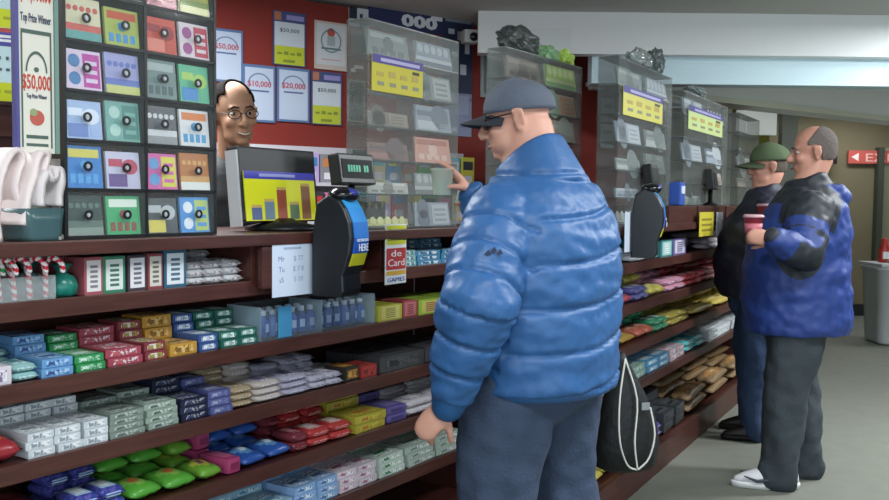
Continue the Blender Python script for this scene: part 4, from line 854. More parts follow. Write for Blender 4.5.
for t, (z, bb, hh) in enumerate(((1.45, -.14, .19), (1.23, -.2, .18), (1.03, -.26, .17))):
    n = 15; seq = list(range(12)); random.Random(t+3).shuffle(seq)
    for k in range(n):
        cn, ch = pc[seq[k % 12]]; c2 = pc[seq[(k+5) % 12]][1]; w = (c-a)/n*.9; h = hh*random.uniform(.85, 1.05)
        m = MB(); m.box((0, 0, h/2), (w, .03, h), mat(ch, .5, emit=0), bev=.002); m.rect(-w*.38, h*.55, w*.38, h*.85, mat(c2, .5), y=-.015); m.rect(-w*.3, h*.12, w*.3, h*.35, mat('#e8e4ec', .5), y=-.015)
        props(m.build('packet', mw=WALL.mw @ T((a+(c-a)*(k+.5)/n, bb, z+.001), random.uniform(-.05, .05))), '%s upright packet on the %s tier of the back shelf, %s' % (cn, ('top', 'middle', 'lower')[t], ('left end' if k < 5 else 'middle part' if k < 10 else 'right end')), 'packet', '%s packets on the %s tier of the back shelf' % (cn, ('top', 'middle', 'lower')[t]))
# ------------------------------------------------------------------ people
def nrm(v): return Vector(v).normalized()
def head_into(mb, M, k=1., jowl=0., detail=1):
    """a head in its own frame: x forward, y left, z up; origin between the ears"""
    S_ = M @ Matrix.Scale(k, 4); R3 = M.to_3x3().normalized()
    def e(c, r, rot=None):
        n = MB(); n.bm.free(); n.bm = mb.bm; n.mats = mb.mats
        Rr = R3 if rot is None else R3 @ rot
        n.ell(S_ @ Vector(c), [v*k for v in r], rot=Rr, nu=24, nv=16)
    e((-.012, 0, .032), (.098, .077, .092)); e((.026, 0, -.03), (.066, .06, .085)); e((.03, 0, -.075), (.052, .053+jowl, .042))
    if jowl > .01: e((.04, 0, -.06), (.056, .066, .054)); e((.015, 0, -.095), (.055, .058, .035))
    e((.07, 0, -.101), (.021, .024, .016)); e((-.03, 0, -.04), (.06, .058, .06)); e((.076, 0, .026), (.018, .048, .011))
    for s in (1, -1):
        e((.062, s*.036, -.028), (.028, .024, .022))
        e((-.008, s*.080, -.008), (.019, .009, .032), Matrix.Rotation(s*.4, 3, 'Z')); e((-.004, s*.088, .018), (.019, .009, .009)); e((-.021, s*.092, -.002), (.008, .009, .028)); e((-.006, s*.085, -.036), (.011, .010, .012))
    e((.088, 0, -.066), (.010, .024, .006)); e((.087, 0, -.078), (.010, .020, .007))
    mb.tube([S_ @ Vector(p) for p in ((.088, 0, .018), (.102, 0, -.004), (.116, 0, -.026), (.113, 0, -.038))], [.007*k, .0095*k, .013*k, .011*k], n=14)
    for s in (1, -1): e((.102, s*.012, -.037), (.011, .008, .008))
def face_bits(root, M, k=1., eyes=True, brow='#2c241e', lips='#9c5a50'):
    S_ = M @ Matrix.Scale(k, 4)
    if eyes:
        for s in (1, -1):
            m = MB(); c = S_ @ Vector((.074, s*.031, .004)); m.ell(c, (.0125*k, .0125*k, .0062*k), mat('#b8b2ac', .3), rot=M.to_3x3()); m.ell(S_ @ Vector((.0835, s*.031, .004)), (.0045*k, .0055*k, .0055*k), mat('#241c16', .15), rot=M.to_3x3()); m.build('eye', root)
            m = MB(); m.tube([S_ @ Vector(p) for p in ((.092, s*.014, .0265), (.091, s*.032, .030), (.08, s*.052, .020))], [.003*k, .0042*k, .0025*k], mat(brow, .8), n=8); m.build('eyebrow', root)
    m = MB()
    if not eyes: S_ = S_ @ Matrix.Translation((-.0045, 0, 0))
    m.tube([S_ @ Vector(p) for p in ((.094, .024, -.070), (.103, .01, -.0705), (.1035, 0, -.072), (.103, -.01, -.0705), (.094, -.024, -.070))], [.002*k, .004*k, .0045*k, .004*k, .002*k], mat(lips, .5), n=8); m.build('mouth', root)
def hair(root, M, keep, k=1., colr='#3a332e', off=1.035, th=.006, name='hair', wave=.02, cells=(110, 72)):
    m = MB(); S_ = M @ Matrix.Scale(k, 4); nu, nv = cells; pts = {}
    for j in range(nv+1):
        for i in range(nu):
            v = PI*(.02+.96*j/nv); u = 2*PI*i/nu
            d = Vector((math.sin(v)*math.cos(u), math.sin(v)*math.sin(u), math.cos(v)))
            lo = Vector((-.012, 0, .032 if d.z > -.2 else .02)); q = Vector((d.x*.098, d.y*.0775, d.z*(.092 if d.z > 0 else .105)))*(off + wave*noise.noise(d*9)); pts[(i, j)] = lo + q
    idx = {}; vs = []; fs = []
    for j in range(nv):
        for i in range(nu):
            ks = [(i, j), ((i+1) % nu, j), ((i+1) % nu, j+1), (i, j+1)]; c = sum((pts[q] for q in ks), Vector())/4
            if keep(c):
                for q in ks:
                    if q not in idx: idx[q] = len(vs); vs.append(pts[q])
                fs.append([idx[q] for q in ks])
    m.faces([S_ @ v for v in vs], fs, mat(colr, .9, spec=.15, mott=.3, mscale=120, bump=.6, bscale=220), smooth=True)
    o = m.build(name, root, fix=True); sdf = o.modifiers.new('t', 'SOLIDIFY'); sdf.thickness = th*k; sdf.offset = 0; return o
def cap(root, M, k, colr, brimc, name='cap', tilt=0., lift=0., brim=.085):
    S_ = M @ Matrix.Rotation(tilt, 4, 'Y') @ Matrix.Scale(k, 4); m = MB(); C1 = mat(colr, .85, bump=.3, bscale=150, mott=.08, mscale=30)
    nu, nv = 48, 14; rings = []
    for j in range(nv+1):
        v = (PI/2*1.06)*(1-j/nv)+.02; r = math.sin(v); z = math.cos(v)
        rings.append([(-.012+.112*r*math.cos(2*PI*i/nu)*(1 if math.cos(2*PI*i/nu) < 0 else .97), .0905*r*math.sin(2*PI*i/nu)*(1+.006*math.cos(12*PI*i/nu)), .034+lift+.094*z*(1-.08*max(0, -math.cos(2*PI*i/nu)))) for i in range(nu)])
    m.loft([[S_ @ Vector(p) for p in r] for r in rings], C1, cap=True)
    m.ell(S_ @ Vector((-.012, 0, .130+lift)), (.007*k, .007*k, .004*k), C1); m.build(name+'_crown', root)
    m = MB(); top = []; bot = []; n = 20; ns = 7; vs = []
    for side_ in (0, 1):
        for j in range(ns):
            for i in range(n):
                t = (i/(n-1)*2-1); y = t*.078; x0 = -.012+.112*math.sqrt(max(0, 1-(y/.0905)**2))-.012; ext = brim*(1-abs(t)**2.6)**.6 if abs(t) < 1 else 0
                x = x0 + (ext+.01)*j/(ns-1); z = .026+lift - .020*(j/(ns-1)) - .022*t*t - (.004 if side_ else 0); vs.append(S_ @ Vector((x, y, z)))
    fs = []
    for j in range(ns-1):
        for i in range(n-1):
            a = j*n+i; fs.append((a, a+1, a+n+1, a+n)); b_ = a+ns*n; fs.append((b_, b_+n, b_+n+1, b_+1))
    N = ns*n
    for i in range(n-1): fs.append(((ns-1)*n+i, (ns-1)*n+i+1, N+(ns-1)*n+i+1, N+(ns-1)*n+i)); fs.append((i, N+i, N+i+1, i+1))
    for j in range(ns-1): fs.append((j*n, (j+1)*n, N+(j+1)*n, N+j*n)); fs.append((j*n+n-1, N+j*n+n-1, N+(j+1)*n+n-1, (j+1)*n+n-1))
    m.faces(vs, fs, mat(brimc, .85), smooth=True); m.build(name+'_brim', root)
def hand_into(mb, wrist, D, N, side, curls, k=1., thumb=(.6, .6, .35), spread=.12, tb=.5):
    """wrist point, D towards the fingers, N out of the palm, side +1/-1 picks the thumb side"""
    D = nrm(D); N = Vector(N); N = nrm(N - D*N.dot(D)); Tn = D.cross(N)*side
    w = Vector(wrist)
    mb.tube([w - D*.02, w, w+D*.03*k, w+D*.06*k, w+D*.088*k], [.026*k, .027*k, .036*k, .041*k, .038*k], n=18, flat=.42, side=Tn)
    offs = (.029, .0098, -.0098, -.028); lens = (.95, 1.05, .98, .78)
    for o_, ln, cu in zip(offs, lens, curls):
        base = w + D*(.078 - .006*(abs(o_-.01) > .03))*k + Tn*o_*k; d = nrm(D + Tn*spread*o_/.03); pts = [base - d*.015*k, base]; ang = 0; p = base
        for sl, a in ((.040, cu[0]), (.027, cu[1]), (.021, cu[2])):
            ang += a; dd = d*math.cos(ang) + N*math.sin(ang); p = p + dd*sl*ln*k; pts.append(p)
        mb.tube(pts, [.0095*k, .0102*k, .0094*k, .0086*k, .0076*k], n=12)
    b = w + D*.022*k + Tn*.024*k + N*.006*k; d = nrm(Tn*thumb[0] + D*thumb[1] + N*thumb[2]); d2 = nrm(d + N*tb + D*.25)
    mb.tube([b - d*.01*k, b + d*.03*k, b + d*.03*k + nrm(d+d2)*.032*k, b + d*.03*k + nrm(d+d2)*.032*k + d2*.027*k], [.014*k, .0135*k, .0112*k, .009*k], n=12)
class Body:
    def __init__(s, name, base, F, label):
        s.base = Vector((base[0], base[1], 0)); s.F = nrm((F[0], F[1], 0)); s.L = Vector((-s.F.y, s.F.x, 0)); s.e = empty(name, s.base, label=label, cat='person')
    def p(s, f, l, u): return s.F*f + s.L*l + Vector((0, 0, u))
    def loc(s, w): return Vector(w) - s.base
    def ring(s, f, l, u, rf, rs, n=32, tilt=0, pw=2.2):
        out = []
        for k in range(n):
            a = 2*PI*k/n; ca, sa = math.cos(a), math.sin(a); q = (abs(ca)**pw + abs(sa)**pw)**(-1/pw)
            x = ca*q*rf; out.append(s.p(f+x, l+sa*q*rs, u - tilt*x))
        return out
    def headM(s, c, Fh, pitch=0, roll=0):
        Fh = nrm((Fh[0], Fh[1], 0)); Lh = Vector((-Fh.y, Fh.x, 0)); m = Matrix((Fh, Lh, Vector((0, 0, 1)))).transposed().to_4x4(); m.translation = c
        return m @ Matrix.Rotation(pitch, 4, 'Y') @ Matrix.Rotation(roll, 4, 'X')
def seg_t(p, a, b):
    ab = b-a; t = (p-a).dot(ab)/ab.length_squared; tt = max(0, min(1, t)); return tt, (p-(a+ab*tt)).length, ab.length
def smin(x): return math.exp(-x*x)
def shoes(B, ankle, F, colr, sole, name='shoe', k=1., lab=None, mark=None):
    F = nrm((F[0], F[1], 0)); Lv = Vector((-F.y, F.x, 0)); a = Vector((ankle[0], ankle[1], 0)); m = MB(); n = 24
    def rg(z, hl, tl, w, lift=0): return [a + F*((hl if math.cos(t) < 0 else tl)*abs(math.cos(t))*(1 if math.cos(t) > 0 else -1))*k + Lv*(w*math.sin(t)*(1-.18*max(0, -math.cos(t))))*k + Vector((0, 0, z + lift*max(0, math.cos(t))))*k for t in [2*PI*j/n for j in range(n)]]
    m.loft([rg(.002, .085, .195, .045), rg(.022, .09, .2, .049), rg(.028, .088, .198, .047)], mat(sole, .6)); m.build('sole', B.e)
    m = MB(); m.loft([rg(.026, .085, .195, .046), rg(.045, .083, .185, .046), rg(.065, .08, .14, .044), rg(.085, .075, .08, .04), rg(.105, .065, .06, .037)], mat(colr, .5)); o = m.build(name, B.e)
    if lab: o['label'] = lab
    if mark:
        m = MB(); pts = [a + F*x*k + Lv*(y)*k + Vector((0, 0, z))*k for x, y, z in ((.15, .036, .055), (.10, .0465, .038), (.05, .049, .045), (.0, .047, .062), (-.05, .041, .08))]
        m.tube(pts, [.003, .008, .009, .006, .003], mat(mark, .5), n=8); pts = [a + F*x*k + Lv*(-y)*k + Vector((0, 0, z))*k for x, y, z in ((.15, .036, .055), (.10, .0465, .038), (.05, .049, .045), (.0, .047, .062), (-.05, .041, .08))]
        m.tube(pts, [.003, .008, .009, .006, .003], mat(mark, .5), n=8); m.build('stripe', B.e)
def cup(name, w, r0, r1, h, lab, body, lid=None, tiltv=None, band=None, liquid=None):
    m0 = T(w) if tiltv is None else T(w) @ tiltv
    e = empty(name, None, label=lab, cat='cup', mw=m0); m = MB(); m.lathe([(r0*.96, 0), (r0, .002), (r1, h), (r1+.0025, h), (r1+.0025, h+.003), (r1-.001, h+.003), (r0-.002, .004), (0, .004)], m=body, n=28); m.build('cup_body', e)
    if lid: m = MB(); m.lathe([(r1+.003, h-.004), (r1+.004, h+.003), (r1-.004, h+.010), (r1-.008, h+.010), (r1-.010, h+.006), (0, h+.006)], m=lid, n=28); m.build('lid', e)
    if band: m = MB(); m.lathe([(r0+(r1-r0)*.25+.0008, h*.25), (r0+(r1-r0)*.7+.0008, h*.7), (r0+(r1-r0)*.7, h*.7)], m=band, n=28); m.build('sleeve', e)
    if liquid: m = MB(); m.lathe([(0, .005), (r0-.003, .005), (r0+(r1-r0)*.6-.003, h*.6), (0, h*.6)], m=liquid, n=28); m.build('drink', e)
    return e

# ---- 1. man in the blue quilted jacket, nearest the camera
SK1 = mat('#cf9a86', .55, mott=.06, mscale=25)
B = Body('person', (.30, 2.86), (-.75, .66), 'heavy man in puffy blue jacket, dark cap and sunglasses at the counter')
hc = B.loc(at(516, 119, 2.90)); HM = B.headM(hc, (-.97, .10), pitch=.20)
ls, le, lw = B.p(-.01, .215, 1.37), B.loc(at(478, 305, 2.52)), B.loc(at(449, 402, 2.58))
rs_, re_, rw = B.p(.02, -.22, 1.37), B.loc(at(505, 240, 3.10)), B.loc(at(470, 192, 3.12))
m = MB(); head_into(m, HM, 1.03, jowl=.014)
m.tube([B.p(.0, 0, 1.34), B.p(.04, 0, 1.43), HM @ Vector((-.03, 0, -.05))], [.10, .092, .084], n=24)
m.ell(HM @ Vector((-.055, 0, -.055)), (.055, .06, .05), rot=HM.to_3x3())
m.loft([B.ring(0, 0, u, a, b_) for u, a, b_ in ((.86, .16, .19), (1.0, .18, .2), (1.2, .17, .2), (1.34, .12, .17), (1.4, .08, .1))])
m.tube([ls - Vector((0, 0, .07)), le, lw], [.05, .05, .03]); m.tube([rs_ - Vector((0, 0, .07)), re_, rw], [.05, .045, .032])
for s, f0 in ((1, .02), (-1, -.03)): m.tube([B.p(0, s*.11, .9), B.p(.02, s*.13, .5), B.p(f0, s*.16, .09)], [.1, .07, .045]); m.tube([B.p(f0-.03, s*.16, .06), B.p(f0+.14, s*.17, .045)], [.04, .035])
hand_into(m, lw + Vector((-.012, .0, -.012)), (-.62, .12, -.78), (.35, .9, -.1), 1, ((.5, .6, .4), (.55, .6, .4), (.6, .6, .4), (.6, .6, .4)), 1.0)
D2 = nrm(at(437, 156, 3.10) - at(470, 192, 3.12))
hand_into(m, rw, D2, (-.55, -.2, -.8), 1, ((.1, .25, .2), (.75, .7, .5), (.8, .75, .5), (.8, .75, .5)), 1.0, thumb=(.5, .65, .6))
o = m.build('body', B.e, SK1); solid(o, .0065, 5)
face_bits(B.e, HM, 1.03, eyes=False, lips='#b07468')
cap(B.e, HM, 1.06, '#59616f', '#2c3038', tilt=-.10, lift=-.004, brim=.07)
m = MB(); S_ = HM @ Matrix.Scale(1.03, 4); GB = mat('#0c0d10', .12)
for s in (1, -1): m.ell(S_ @ Vector((.094, s*.034, .001)), (.008, .031, .022), GB, rot=HM.to_3x3() @ Matrix.Rotation(-s*-.35, 3, 'Z'))
m.build('lenses', B.e); m = MB()
for s in (1, -1): m.tube([S_ @ Vector(p) for p in ((.082, s*.064, .010), (.05, s*.079, .011), (.0, s*.086, .012), (-.012, s*.087, .0))], .0022, GB, n=8); m.ell(S_ @ Vector((.084, s*.060, .004)), (.012, .006, .016), GB, rot=HM.to_3x3())
m.tube([S_ @ Vector(p) for p in ((.1, .01, .008), (.104, 0, .009), (.1, -.01, .008))], .002, GB, n=8); m.build('glasses_frame', B.e)
# jacket
JB = mat('#2f5e94', .48, bump=.35, bscale=22, mott=.08, mscale=6)
rings = [(.775, 0, .225, .262), (.80, 0, .238, .272), (.9, .01, .248, .28), (1.02, .015, .255, .285), (1.14, .01, .248, .285), (1.25, 0, .225, .28), (1.32, -.01, .195, .26), (1.385, -.01, .16, .21), (1.43, .0, .125, .15), (1.455, .01, .10, .11)]
m = MB(); m.loft([B.ring(f, 0, u, a, b_, pw=2.3) for u, f, a, b_ in rings])
m.loft([B.ring(.0, 0, 1.38, .15, .155, tilt=.35), B.ring(.035, 0, 1.44, .128, .128, tilt=.62), B.ring(.055, 0, 1.485, .112, .112, tilt=.78), B.ring(.055, 0, 1.497, .09, .09, tilt=.78)])
lsj = B.p(-.005, .20, 1.31); lep = le; lwp = lw + (lw-le).normalized()*-.01
m.tube([lsj, lsj.lerp(lep, .5)+Vector((-.01, 0, 0)), lep, lep.lerp(lwp, .5), lwp], [.104, .112, .110, .090, .062], n=24)
m.tube([B.p(.0, -.2, 1.33), rs_.lerp(re_, .5), re_, rw + (re_-rw)*.12], [.108, .1, .088, .060], n=24)
o = m.build('jacket', B.e, JB)
segs = [(lsj, lep), (lep, lwp), (rs_, re_), (re_, rw)]
def jd(p):
    best = min(((seg_t(p, a, b_), i) for i, (a, b_) in enumerate(segs)), key=lambda q: q[0][1])
    (t, dist, ln), i = best; d = 0
    if dist < .135 and i < 2 or dist < .11:
        off = (t*ln + (0 if i % 2 == 0 else .36))/.098; ph = abs((off + .3) % 1 - .5); d += .005*(1 - 2.6*smin((.5-ph)*14)) 
    else:
        h = p.z + .03*math.sin((B.L.dot(p))*5) - .05*abs(B.L.dot(p)); off = h/.132; ph = abs(off % 1 - .5); d += .005*(1 - 2.6*smin((.5-ph)*18))
    q = p*Vector((1, 1, 1)).length if False else p
    d += .010*noise.noise(Vector((q.x*6, q.y*6, q.z*15))) + .006*noise.noise(Vector((q.x*14+q.z*9, q.y*14, q.z*26))) + .003*noise.noise(q*40)
    if p.z > 1.45: d = .002
    return d
solid(o, .0085, 5, jd)
JLX = o
m = MB(); m.loft([B.ring(0, 0, .765, .222, .258), B.ring(0, 0, .785, .232, .268), B.ring(0, 0, .80, .228, .264)]); m.build('hem_band', B.e, JB)
wd_ = (lwp-lep).normalized(); m = MB(); m.tube([lwp - wd_*.012, lwp + wd_*.02], [.058, .05], mat('#24588c', .5), n=20); m.build('cuff', B.e)
# small dark mark on the sleeve: nearest jacket skin along the line of sight
tgt = B.loc(at(497, 246, 2.42)); vbest = min(JLX.data.vertices, key=lambda v: (v.co - tgt).length); c = vbest.co.copy(); nv = nrm(B.loc(EYE) - c)
rt = nv.cross(Vector((0, 0, 1))).normalized()*-1; m = MB()
for dx, dz in ((-.022, .0), (-.006, .008), (.01, .002)):
    a = c + nv*.006 + rt*dx + Vector((0, 0, dz)); m.faces([a, a+rt*.012+Vector((0, 0, .012)), a+rt*.02, a+rt*.008-Vector((0, 0, .006)), a-nv*.004, a-nv*.004+rt*.02], [(0, 1, 2, 3), (4, 0, 3, 5)], mat('#1f2f4c', .6))
m.build('sleeve_emblem', B.e)
# trousers
TR = mat('#38465e', .85, mott=.15, mscale=14, bump=.3, bscale=90)
m = MB(); m.loft([B.ring(0, 0, u, a, b_) for u, a, b_ in ((.97, .19, .22), (.88, .205, .235), (.80, .21, .24), (.73, .18, .225), (.68, .12, .18))])
for s, f0 in ((1, .03), (-1, -.04)): m.tube([B.p(0, s*.125, .82), B.p(.02, s*.15, .62), B.p(.03, s*.165, .42), B.p(f0, s*.175, .2), B.p(f0, s*.175, .07)], [.142, .138, .125, .108, .10], n=24)
o = m.build('trousers', B.e, TR)
def td(p): return .020*noise.noise(Vector((p.x*10, p.y*10, p.z*4+p.x*4))) + .008*noise.noise(p*18)
solid(o, .010, 4, td)
for s, f0 in ((1, .03), (-1, -.04)):
    w_ = B.p(f0-.02, s*.165, 0); shoes(B, w_, B.F, '#2a2622', '#161412')
# cup in his raised hand
cm = at(442, 195, 3.06); cup('drink_cup', cm, .030, .039, .085, 'clear plastic cup of pale green drink held up by the blue jacket man', mat('#dce8d8', .1, alpha=.55, spec=.8), liquid=mat('#a8bc94', .2, alpha=.9))
m = MB(); m.box((0, 0, .035), (.016, .003, .07), mat('#dce4d8', .5)); props(m.build('paper_slip', mw=T(at(457, 203, 3.17)) @ Matrix.Rotation(.25, 4, 'Y')), 'narrow white slip hanging below the raised hand', 'paper')

# ---- black drawstring bag between him and the far rack
bp = R.w(R.s_at(631, -.17), -.17, 0); e = empty('drawstring_bag', (bp.x, bp.y, RBASE+.165), .30, 'black drawstring bag with white cords hanging against the far rack', 'bag')
m = MB(); n = 28; rg = []
for z, w, d, sx in ((0, .10, .05, .01), (.02, .125, .07, .0), (.1, .135, .08, .0), (.2, .12, .075, -.0), (.3, .085, .06, -.012), (.38, .05, .04, -.02), (.44, .024, .024, -.03), (.47, .012, .014, -.03)):
    w *= 1.02
    rg.append([(sx + w*math.cos(2*PI*k/n)*(1+.04*math.sin(k*1.9+z*30)), d*math.sin(2*PI*k/n)*(1+.06*math.cos(k*2.3+z*20)), z) for k in range(n)])
m.loft(rg, mat('#15171a', .6, bump=.4, bscale=40)); m.build('sack', e)
for x0, pts in ((0, ((-.03, -.03, .45), (-.075, -.075, .3), (-.085, -.10, .15), (-.05, -.10, .05), (-.005, -.095, .025))), (1, ((-.03, -.03, .45), (.0, -.075, .3), (-.02, -.10, .14), (-.005, -.10, .03))), (2, ((.06, -.075, .26), (.07, -.095, .16), (.045, -.10, .07), (.0, -.1, .028)))):
    pp = []; P = [Vector(q) for q in pts]
    for i in range(len(P)-1):
        for q in range(4):
            t = q/4; a0, a1, a2, a3 = P[max(0, i-1)], P[i], P[i+1], P[min(len(P)-1, i+2)]; pp.append(.5*((2*a1)+(a2-a0)*t+(2*a0-5*a1+4*a2-a3)*t*t+(3*a1-a0-3*a2+a3)*t**3))
    pp.append(P[-1]); m = MB(); m.tube(pp, .0038, mat('#d4d4cc', .7), n=8); m.build('cord', e)
m = MB(); m.box((.035, -.082, .27), (.035, .004, .03), mat('#8c9094', .6), bev=.0015); m.build('tag', e)

# ---- 2. balding man in blue and black jacket
SK2 = mat('#c48e7a', .55, mott=.06, mscale=25)
B = Body('person', (1.70, 4.32), (-.95, .22), 'balding grey-haired man in blue and black jacket holding a red cup')
hc = B.loc(at(813, 152, 4.32)); HM = B.headM(hc, (-.97, .25), pitch=.10)
ls, le, lw = B.p(-.02, .2, 1.36), B.loc(at(802, 254, 4.02)), B.loc(at(774, 238, 3.96))
rs_, re_, rw = B.p(.0, -.2, 1.36), B.p(.0, -.24, 1.10), B.p(.04, -.23, .88)
m = MB(); head_into(m, HM, .98, jowl=.006); m.tube([B.p(-.03, 0, 1.36), B.p(-.02, 0, 1.44), HM @ Vector((-.02, 0, -.05))], [.085, .07, .062], n=20)
m.loft([B.ring(0, 0, u, a, b_) for u, a, b_ in ((.86, .15, .17), (1.1, .17, .18), (1.3, .13, .17), (1.38, .08, .1))])
m.tube([ls, le, lw], [.055, .045, .03]); m.tube([rs_, re_, rw], [.055, .045, .03])
LF_, RF_ = B.loc((1.60, 4.24, 0)), B.loc((1.80, 4.42, 0))
for s, ft in ((1, LF_), (-1, RF_)): m.tube([B.p(0, s*.09, .88), (B.p(0, s*.09, .88)+ft+Vector((0, 0, .09)))/2 + B.F*.02, ft+Vector((0, 0, .09))], [.1, .065, .042])
hand_into(m, lw, (-.95, .12, .05), (-.1, .95, .1), 1, ((.7, .9, .5), (.7, .9, .5), (.75, .9, .5), (.8, .9, .5)), .95, thumb=(.5, .7, .5))
hand_into(m, rw, (-.2, .0, -.95), (0, -.9, .1), -1, ((.4, .5, .3),)*4, .95)
o = m.build('body', B.e, SK2); solid(o, .0075, 5); face_bits(B.e, HM, .98, brow='#6c6258')
hair(B.e, HM, lambda c: c.z > -.045 and c.x < .028 - .9*max(0, c.z-.05) and not (c.x > -.008 and c.z < .03) and not (c.z > .06 and math.hypot((c.x-.04)/1.25, c.y) < .07) and not (c.x > -.03 and c.z < -.01), .98, '#6c6460', 1.03, .005)
BL, BK = mat('#20397c', .55, bump=.3, bscale=26), mat('#1e242c', .6, bump=.25, bscale=30)
m = MB(); rr = [(.745, .0, .24, .24), (.78, 0, .25, .25), (.95, .01, .25, .25), (1.12, .01, .24, .25), (1.25, -.01, .22, .25), (1.35, -.03, .175, .235), (1.42, -.04, .125, .16), (1.46, -.04, .09, .1)]
m.loft([B.ring(f, 0, u, a, b_) for u, f, a, b_ in rr]); m.loft([B.ring(-.03, 0, 1.41, .12, .12, tilt=.3), B.ring(-.02, 0, 1.475, .095, .095, tilt=.45), B.ring(-.02, 0, 1.49, .08, .08, tilt=.45)])
m.ell(B.p(-.15, 0, 1.39), (.07, .12, .075), rot=Matrix.Rotation(math.atan2(B.F.y, B.F.x), 3, 'Z'))
m.tube([B.p(-.02, .19, 1.33), ls.lerp(le, .5), le, le.lerp(lw, .5), lw + (le-lw)*.1], [.10, .098, .094, .078, .055], n=22)
m.tube([B.p(0, -.19, 1.33), rs_.lerp(re_, .5), re_, rw + (re_-rw)*.1], [.10, .095, .09, .055], n=22)
o = m.build('jacket', B.e); o.data.materials.clear(); o.data.materials.append(BL); o.data.materials.append(BK); VX = .0068
def wr(p): return .013*noise.noise(Vector((p.x*8, p.y*8, p.z*14))) + .006*noise.noise(p*26)
solid(o, .0066, 8, wr)
def pj(c, n_):
    (t1, d1, l1) = seg_t(c, ls, le); (t2, d2, l2) = seg_t(c, le, lw)
    if (c-le).length < .135 and n_.z < .35 and t2 < .55: return 1
    if c.z > 1.36 and not ((c-B.p(-.15, 0, 1.39)).length < .125 and c.z < 1.45): return 1
    if d1 < .13 and t1 < .42 and c.z > 1.22 and B.F.dot(c) < .12: return 1
    return 0
paint(o, pj)
m = MB(); m.tube([lw + (lw-le).normalized()*-.03, lw + (lw-le).normalized()*.005], [.052, .046], BK, n=18); m.build('cuff', B.e)
TR2 = mat('#363e44', .85, mott=.15, mscale=14, bump=.3, bscale=90)
m = MB(); m.loft([B.ring(0, 0, u, a, b_) for u, a, b_ in ((.92, .18, .18), (.84, .19, .195), (.76, .17, .19), (.7, .12, .15))])
for s, ft in ((1, LF_), (-1, RF_)):
    a, c = B.p(0, s*.095, .8), ft+Vector((0, 0, .06)) + B.F*-.01; m.tube([a, a.lerp(c, .35)+B.F*.02, a.lerp(c, .6)+B.F*.015, a.lerp(c, .85), c], [.125, .112, .1, .092, .092], n=22)
o = m.build('trousers', B.e, TR2); solid(o, .011, 4, td)
shoes(B, LF_ - B.F*.01, (-.97, .1), '#dcdce0', '#e8e8ea', name='sneaker', k=1.12, lab='white sneaker with dark stripe', mark='#26323c'); shoes(B, RF_, (-.95, .3), '#2c3034', '#3c4238', k=1.0)
cup('coffee_cup', at(753, 239, 4.03), .031, .043, .10, 'red paper cup with pale lid in the balding man hand', mat('#a03c4c', .45), lid=mat('#c49ca4', .4), band=mat('#b86470', .5))

# ---- 3. man in the green cap
B = Body('person', (1.83, 5.2), (-.93, .2), 'man in olive green cap and dark navy jacket behind the balding man')
hc = B.loc(at(768, 166, 5.18)); HM = B.headM(hc, (-.97, .08), pitch=.06)
ls, le, lw = B.p(0, .18, 1.34), B.loc(at(764, 262, 4.98)), B.loc(at(752, 238, 4.90))
rs_, re_, rw = B.p(.0, -.18, 1.34), B.p(.0, -.22, 1.08), B.p(.04, -.22, .88)
m = MB(); head_into(m, HM, .97, jowl=.008); m.tube([B.p(-.02, 0, 1.34), B.p(0, 0, 1.43), HM @ Vector((-.02, 0, -.05))], [.085, .07, .062], n=20)
m.loft([B.ring(0, 0, u, a, b_) for u, a, b_ in ((.86, .14, .16), (1.1, .16, .17), (1.3, .12, .16), (1.37, .08, .1))])
m.tube([ls, le, lw], [.055, .045, .03]); m.tube([rs_, re_, rw], [.055, .045, .03])
LF_, RF_ = B.loc((1.80, 5.10, 0)), B.loc((1.86, 5.33, 0))
for s, ft in ((1, LF_), (-1, RF_)): m.tube([B.p(0, s*.09, .88), (B.p(0, s*.09, .88)+ft+Vector((0, 0, .09)))/2, ft+Vector((0, 0, .09))], [.1, .065, .042])
hand_into(m, lw, (.15, .1, .95), (.6, .7, .0), 1, ((.5, .7, .4),)*4, .92, thumb=(.5, .7, .5))
hand_into(m, rw, (-.2, .0, -.95), (0, -.9, .1), -1, ((.4, .5, .3),)*4, .92)
o = m.build('body', B.e, SK2); solid(o, .0085, 5); face_bits(B.e, HM, .97, brow='#5c5048')
hair(B.e, HM, lambda c: c.x < -.01 and -.04 < c.z < .03, .97, '#5c544c', 1.02, .004)
cap(B.e, HM, 1.04, '#4c5c40', '#445038', tilt=.0, lift=.004, brim=.08)
NV = mat('#181c2e', .6, bump=.25, bscale=30)
m = MB(); m.loft([B.ring(f, 0, u, a, b_) for u, f, a, b_ in ((.82, .02, .21, .22), (.86, .02, .225, .23), (1.0, .03, .24, .235), (1.15, .02, .225, .23), (1.27, 0, .19, .22), (1.36, -.02, .14, .19), (1.43, -.02, .09, .1))])
m.tube([B.p(0, .17, 1.31), ls.lerp(le, .5), le, lw + (le-lw)*.1], [.09, .085, .08, .05], n=20); m.tube([B.p(0, -.17, 1.31), rs_.lerp(re_, .5), re_, rw + (re_-rw)*.1], [.09, .085, .08, .05], n=20)
m.loft([B.ring(-.01, 0, 1.40, .11, .11, tilt=.3), B.ring(0, 0, 1.45, .088, .088, tilt=.4), B.ring(0, 0, 1.46, .07, .07, tilt=.4)])
o = m.build('jacket', B.e, NV); solid(o, .011, 4, wr)
JN = mat('#34496a', .85, mott=.15, mscale=14, bump=.3, bscale=90)
m = MB(); m.loft([B.ring(0, 0, u, a, b_) for u, a, b_ in ((.92, .17, .18), (.84, .18, .19), (.76, .16, .18), (.7, .12, .14))])
for s, ft in ((1, LF_), (-1, RF_)):
    a, c = B.p(0, s*.095, .8), ft+Vector((0, 0, .07)); m.tube([a, a.lerp(c, .35)+B.F*.02, a.lerp(c, .6)+B.F*.01, a.lerp(c, .85), c], [.118, .105, .094, .085, .085], n=20)
o = m.build('jeans', B.e, JN); solid(o, .011, 4, td)
